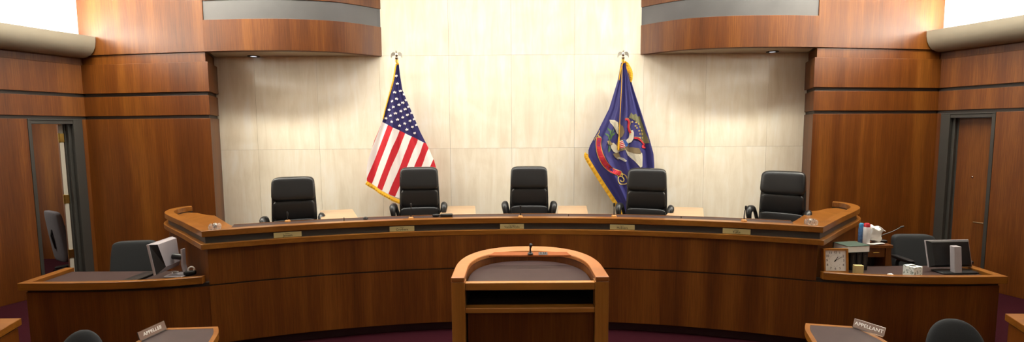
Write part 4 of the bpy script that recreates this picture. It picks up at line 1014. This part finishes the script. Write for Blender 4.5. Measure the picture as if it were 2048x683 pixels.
# ======================================================= COUNSEL TABLES
def counsel_table(s, lab, word, corners, plate, plab):
    pts = [atZ(x, y, 0.745) for x, y in corners]      # back outer, back inner corner
    bo, bi = pts
    far = [(bo.x, bo.y), (bi.x, bi.y)]
    inner = smoothline([(bi.x, bi.y), (bi.x - s*0.055, bi.y-0.085), (bi.x - s*0.10, bi.y-0.20), (bi.x - s*0.20, bi.y-0.50), (bi.x - s*0.26, bi.y-0.90)], 5)
    outer = [(bo.x + s*0.02, bo.y-0.18), (bo.x - s*0.04, bo.y-0.90)]
    poly = [(bo.x, bo.y)] + [(p.x, p.y) for p in inner] + outer[::-1]
    t = thing('counsel_table', lab, 'table', ((bo.x+bi.x)/2, bo.y-0.5, 0.001), 0, 'counsel tables')
    cx_, cy_ = sum(p[0] for p in poly)/len(poly), sum(p[1] for p in poly)/len(poly)
    if s > 0: poly = poly
    area = sum(poly[i][0]*poly[(i+1) % len(poly)][1]-poly[(i+1) % len(poly)][0]*poly[i][1] for i in range(len(poly)))
    if area < 0: poly = poly[::-1]
    loop = [Vector(p) for p in poly]; n = len(loop); ins = []
    for i in range(n):
        a, b, c = loop[i-1], loop[i], loop[(i+1) % n]
        n1 = Vector((-(b-a).y, (b-a).x)).normalized(); n2 = Vector((-(c-b).y, (c-b).x)).normalized(); m = (n1+n2).normalized()
        ins.append(b + m*(0.028/max(0.5, m.dot(n1))))
    bm = B(); lo, up = 0.70, 0.745
    r = [[bm.verts.new((p.x, p.y, z)) for p in P] for P, z in ((loop, lo), (loop, up), (ins, up), (ins, lo))]
    for k in range(4):
        for i in range(n): bm.faces.new((r[k][i], r[k][(i+1) % n], r[(k+1) % 4][(i+1) % n], r[(k+1) % 4][i]))
    obj('rim', bm, W_RAIL, t, bevel=0.004)
    bm = B(); prism(bm, [(p.x, p.y) for p in ins], 0.705, 0.7425); obj('leather_top', bm, M_INLAY, t)
    bm = B(); I = [Vector((cx_, cy_)) + (Vector(p)-Vector((cx_, cy_)))*0.72 for p in ((bo.x, bo.y), (bi.x, bi.y), (inner[-1].x, inner[-1].y), outer[1])]
    if sum(I[i].x*I[(i+1) % 4].y-I[(i+1) % 4].x*I[i].y for i in range(4)) < 0: I = I[::-1]
    prism(bm, [(p.x, p.y) for p in I], 0.001, 0.6995); obj('pedestal', bm, W_PANEL, t, bevel=0.004)
    # nameplate on the table edge
    L0, R0, Tl, Tr = plate
    a, b = atZ(*L0, 0.7455), atZ(*R0, 0.7455); d = (b-a); rz = math.atan2(d.y, d.x); w = d.length
    mid = (a+b)/2
    nb = thing('nameplate_stand', plab, 'sign', (mid.x, mid.y, 0.7455), rz, 'counsel nameplates')
    back = Matrix.Translation((0, 0, 0.002)) @ Matrix.Rotation(math.radians(-18), 4, 'X')
    hh = 0.052
    bm = B(); box(bm, -w/2, w/2, 0.0, 0.005, 0.0, hh, M=back); obj('plate', bm, plain('brown_plate', srgb(112, 88, 76), 0.35), nb, world=False)
    bm = B(); box(bm, -w/2-0.001, w/2+0.001, -0.011, 0.004, 0.0, 0.006); box(bm, -w/2, w/2, -0.0004, 0.005, hh+0.0002, hh+0.0022, M=back); box(bm, -w/2-0.0015, -w/2-0.0002, -0.0004, 0.005, 0.001, hh, M=back); box(bm, w/2+0.0002, w/2+0.0015, -0.0004, 0.005, 0.001, hh, M=back)
    obj('holder', bm, M_CHROME, nb, world=False)
    bm = B(); text_bm(bm, word, 0.030 if len(word) < 9 else 0.030, back @ Matrix.Translation((0, -0.0008, hh*0.5)) @ Matrix.Rotation(PI/2, 4, 'X'), 0, 0.0005); obj('lettering', bm, M_WHITE, nb, world=False)
counsel_table(-1, 'left counsel table with brown leather top and oak rim, left of the podium', 'APPELLEE', [(326, 655), (436, 652)], ((281, 681), (333, 657), None, None), 'brown APPELLEE nameplate on the left counsel table')
counsel_table(1, 'right counsel table with brown leather top and oak rim, right of the podium', 'APPELLANT', [(1716, 652), (1611, 645)], ((1706, 653), (1767, 673), None, None), 'brown APPELLANT nameplate on the right counsel table')
# side cabinets at the frame edges
for s, lab in ((-1, 'wooden cabinet corner at the lower left edge below the left clerk counter'), (1, 'wooden cabinet corner at the lower right edge below the right clerk counter')):
    if s < 0: A0 = atZ(43, 635, 0.75); B0 = atZ(0, 660, 0.75)
    else: A0 = atZ(2010, 626, 0.75); B0 = atZ(2048, 650, 0.75)
    d = (B0-A0).normalized(); Bp = A0 + d*0.75; poly = [(A0.x, A0.y), (Bp.x, Bp.y), (s*4.6, Bp.y-0.2), (s*4.6, A0.y-0.03)]
    if s < 0: poly = poly[::-1]
    if sum(poly[i][0]*poly[(i+1) % 4][1]-poly[(i+1) % 4][0]*poly[i][1] for i in range(4)) < 0: poly = poly[::-1]
    t = thing('side_credenza', lab, 'cabinet', (s*4.0, 2.8, 0.001), 0, 'cabinets at the room sides')
    bm = B(); prism(bm, poly, 0.703, 0.75); obj('cabinet_top', bm, W_RAIL, t, bevel=0.004)
    I = quad_inset(poly, 0.02); bm = B(); prism(bm, quad_inset(poly, 0.035), 0.688, 0.7025); obj('shadow_gap', bm, M_REVEAL, t)
    bm = B(); prism(bm, I, 0.001, 0.6875); obj('body', bm, W_PANEL, t, bevel=0.003)
p = atY(152, 661, 2.60); task_chair('counsel_chair', 'dark rounded chair back left of the left counsel table', (p.x-0.01, 2.44, 0.001), 0.1, 0.27, p.z-0.03, M_FABRIC, False, 'counsel chairs', 0.95)
p = atY(1908, 648, 2.60); task_chair('counsel_chair', 'dark rounded chair back with armrest right of the right counsel table', (p.x+0.045, 2.44, 0.001), -0.1, 0.33, p.z-0.005, M_FABRIC, True, 'counsel chairs', 0.85, 0.52)

# ================================================================ LIGHT
def area(name, loc, rot, sx, sy, power, col=(1, 0.93, 0.82), spread=PI):
    l = bpy.data.lights.new(name, 'AREA'); l.shape = 'RECTANGLE'; l.size = sx; l.size_y = sy; l.energy = power; l.color = col; l.spread = spread
    o = bpy.data.objects.new(name, l); COL.objects.link(o); o.location = loc; o.rotation_euler = rot; return o
for s in (1, -1):
    # fluorescent tubes in the light shelves, shining up
    loop = [PC] + REST; cen = offset(loop, 0.13)
    for i in range(len(loop)-1):
        a, b = cen[i], cen[i+1]; m = (a+b)/2; d = b-a; L = d.length*0.94
        pw = (44, 14, 7, 5, 5)[i]*L; L *= 0.9
        area('cove_tube_light', (s*m.x, m.y, 3.16), (PI, 0, math.atan2(d.y, s*d.x)), L, 0.10, pw, (1, 0.96, 0.9))
area('ceiling_light', (0, 4.85, CEIL-0.08), (math.radians(32), 0, 0), 3.4, 0.3, 27, (1, 0.96, 0.89), 2.4)
area('ceiling_light', (0, 5.6, CEIL-0.05), (math.radians(15), 0, 0), 3.0, 0.3, 5, (1, 0.96, 0.89), 2.6)
for s in (1, -1):
    area('wall_washer_light', (s*-4.2, 5.2, CEIL-0.03), (0, 0, s*math.radians(-8)), 2.2, 0.25, 80, (1, 0.97, 0.84))
    area('wall_washer_light', (s*-2.75, 5.2, CEIL-0.03), (0, 0, 0), 1.5, 0.2, 38, (1, 0.97, 0.84))
    area('wall_washer_light', (s*-5.3, 4.3, CEIL-0.03), (0, 0, s*math.radians(70)), 2.4, 0.2, 11, (1, 0.96, 0.84))
area('ceiling_light', (0, 4.5, CEIL-0.02), (0, 0, 0), 4.6, 0.5, 30, (1, 0.975, 0.9), 1.7)
area('ceiling_light', (0, 2.9, CEIL-0.02), (0, 0, 0), 3.0, 0.5, 32, (1, 0.96, 0.9), 1.5)
area('corridor_light', (-7.2, 6.2, 2.58), (0, 0, 0), 0.6, 0.6, 32)
w = bpy.data.worlds.new('world'); scene.world = w; w.use_nodes = True
w.node_tree.nodes['Background'].inputs['Color'].default_value = (1, 0.95, 0.88, 1); w.node_tree.nodes['Background'].inputs['Strength'].default_value = 0.05

scene.view_settings.view_transform = 'Standard'; scene.view_settings.look = 'None'
scene.view_settings.exposure = 0.55; scene.view_settings.gamma = 1.0; scene.view_settings.use_curve_mapping = False
scene.cycles.max_bounces = 8; scene.cycles.use_denoising = True
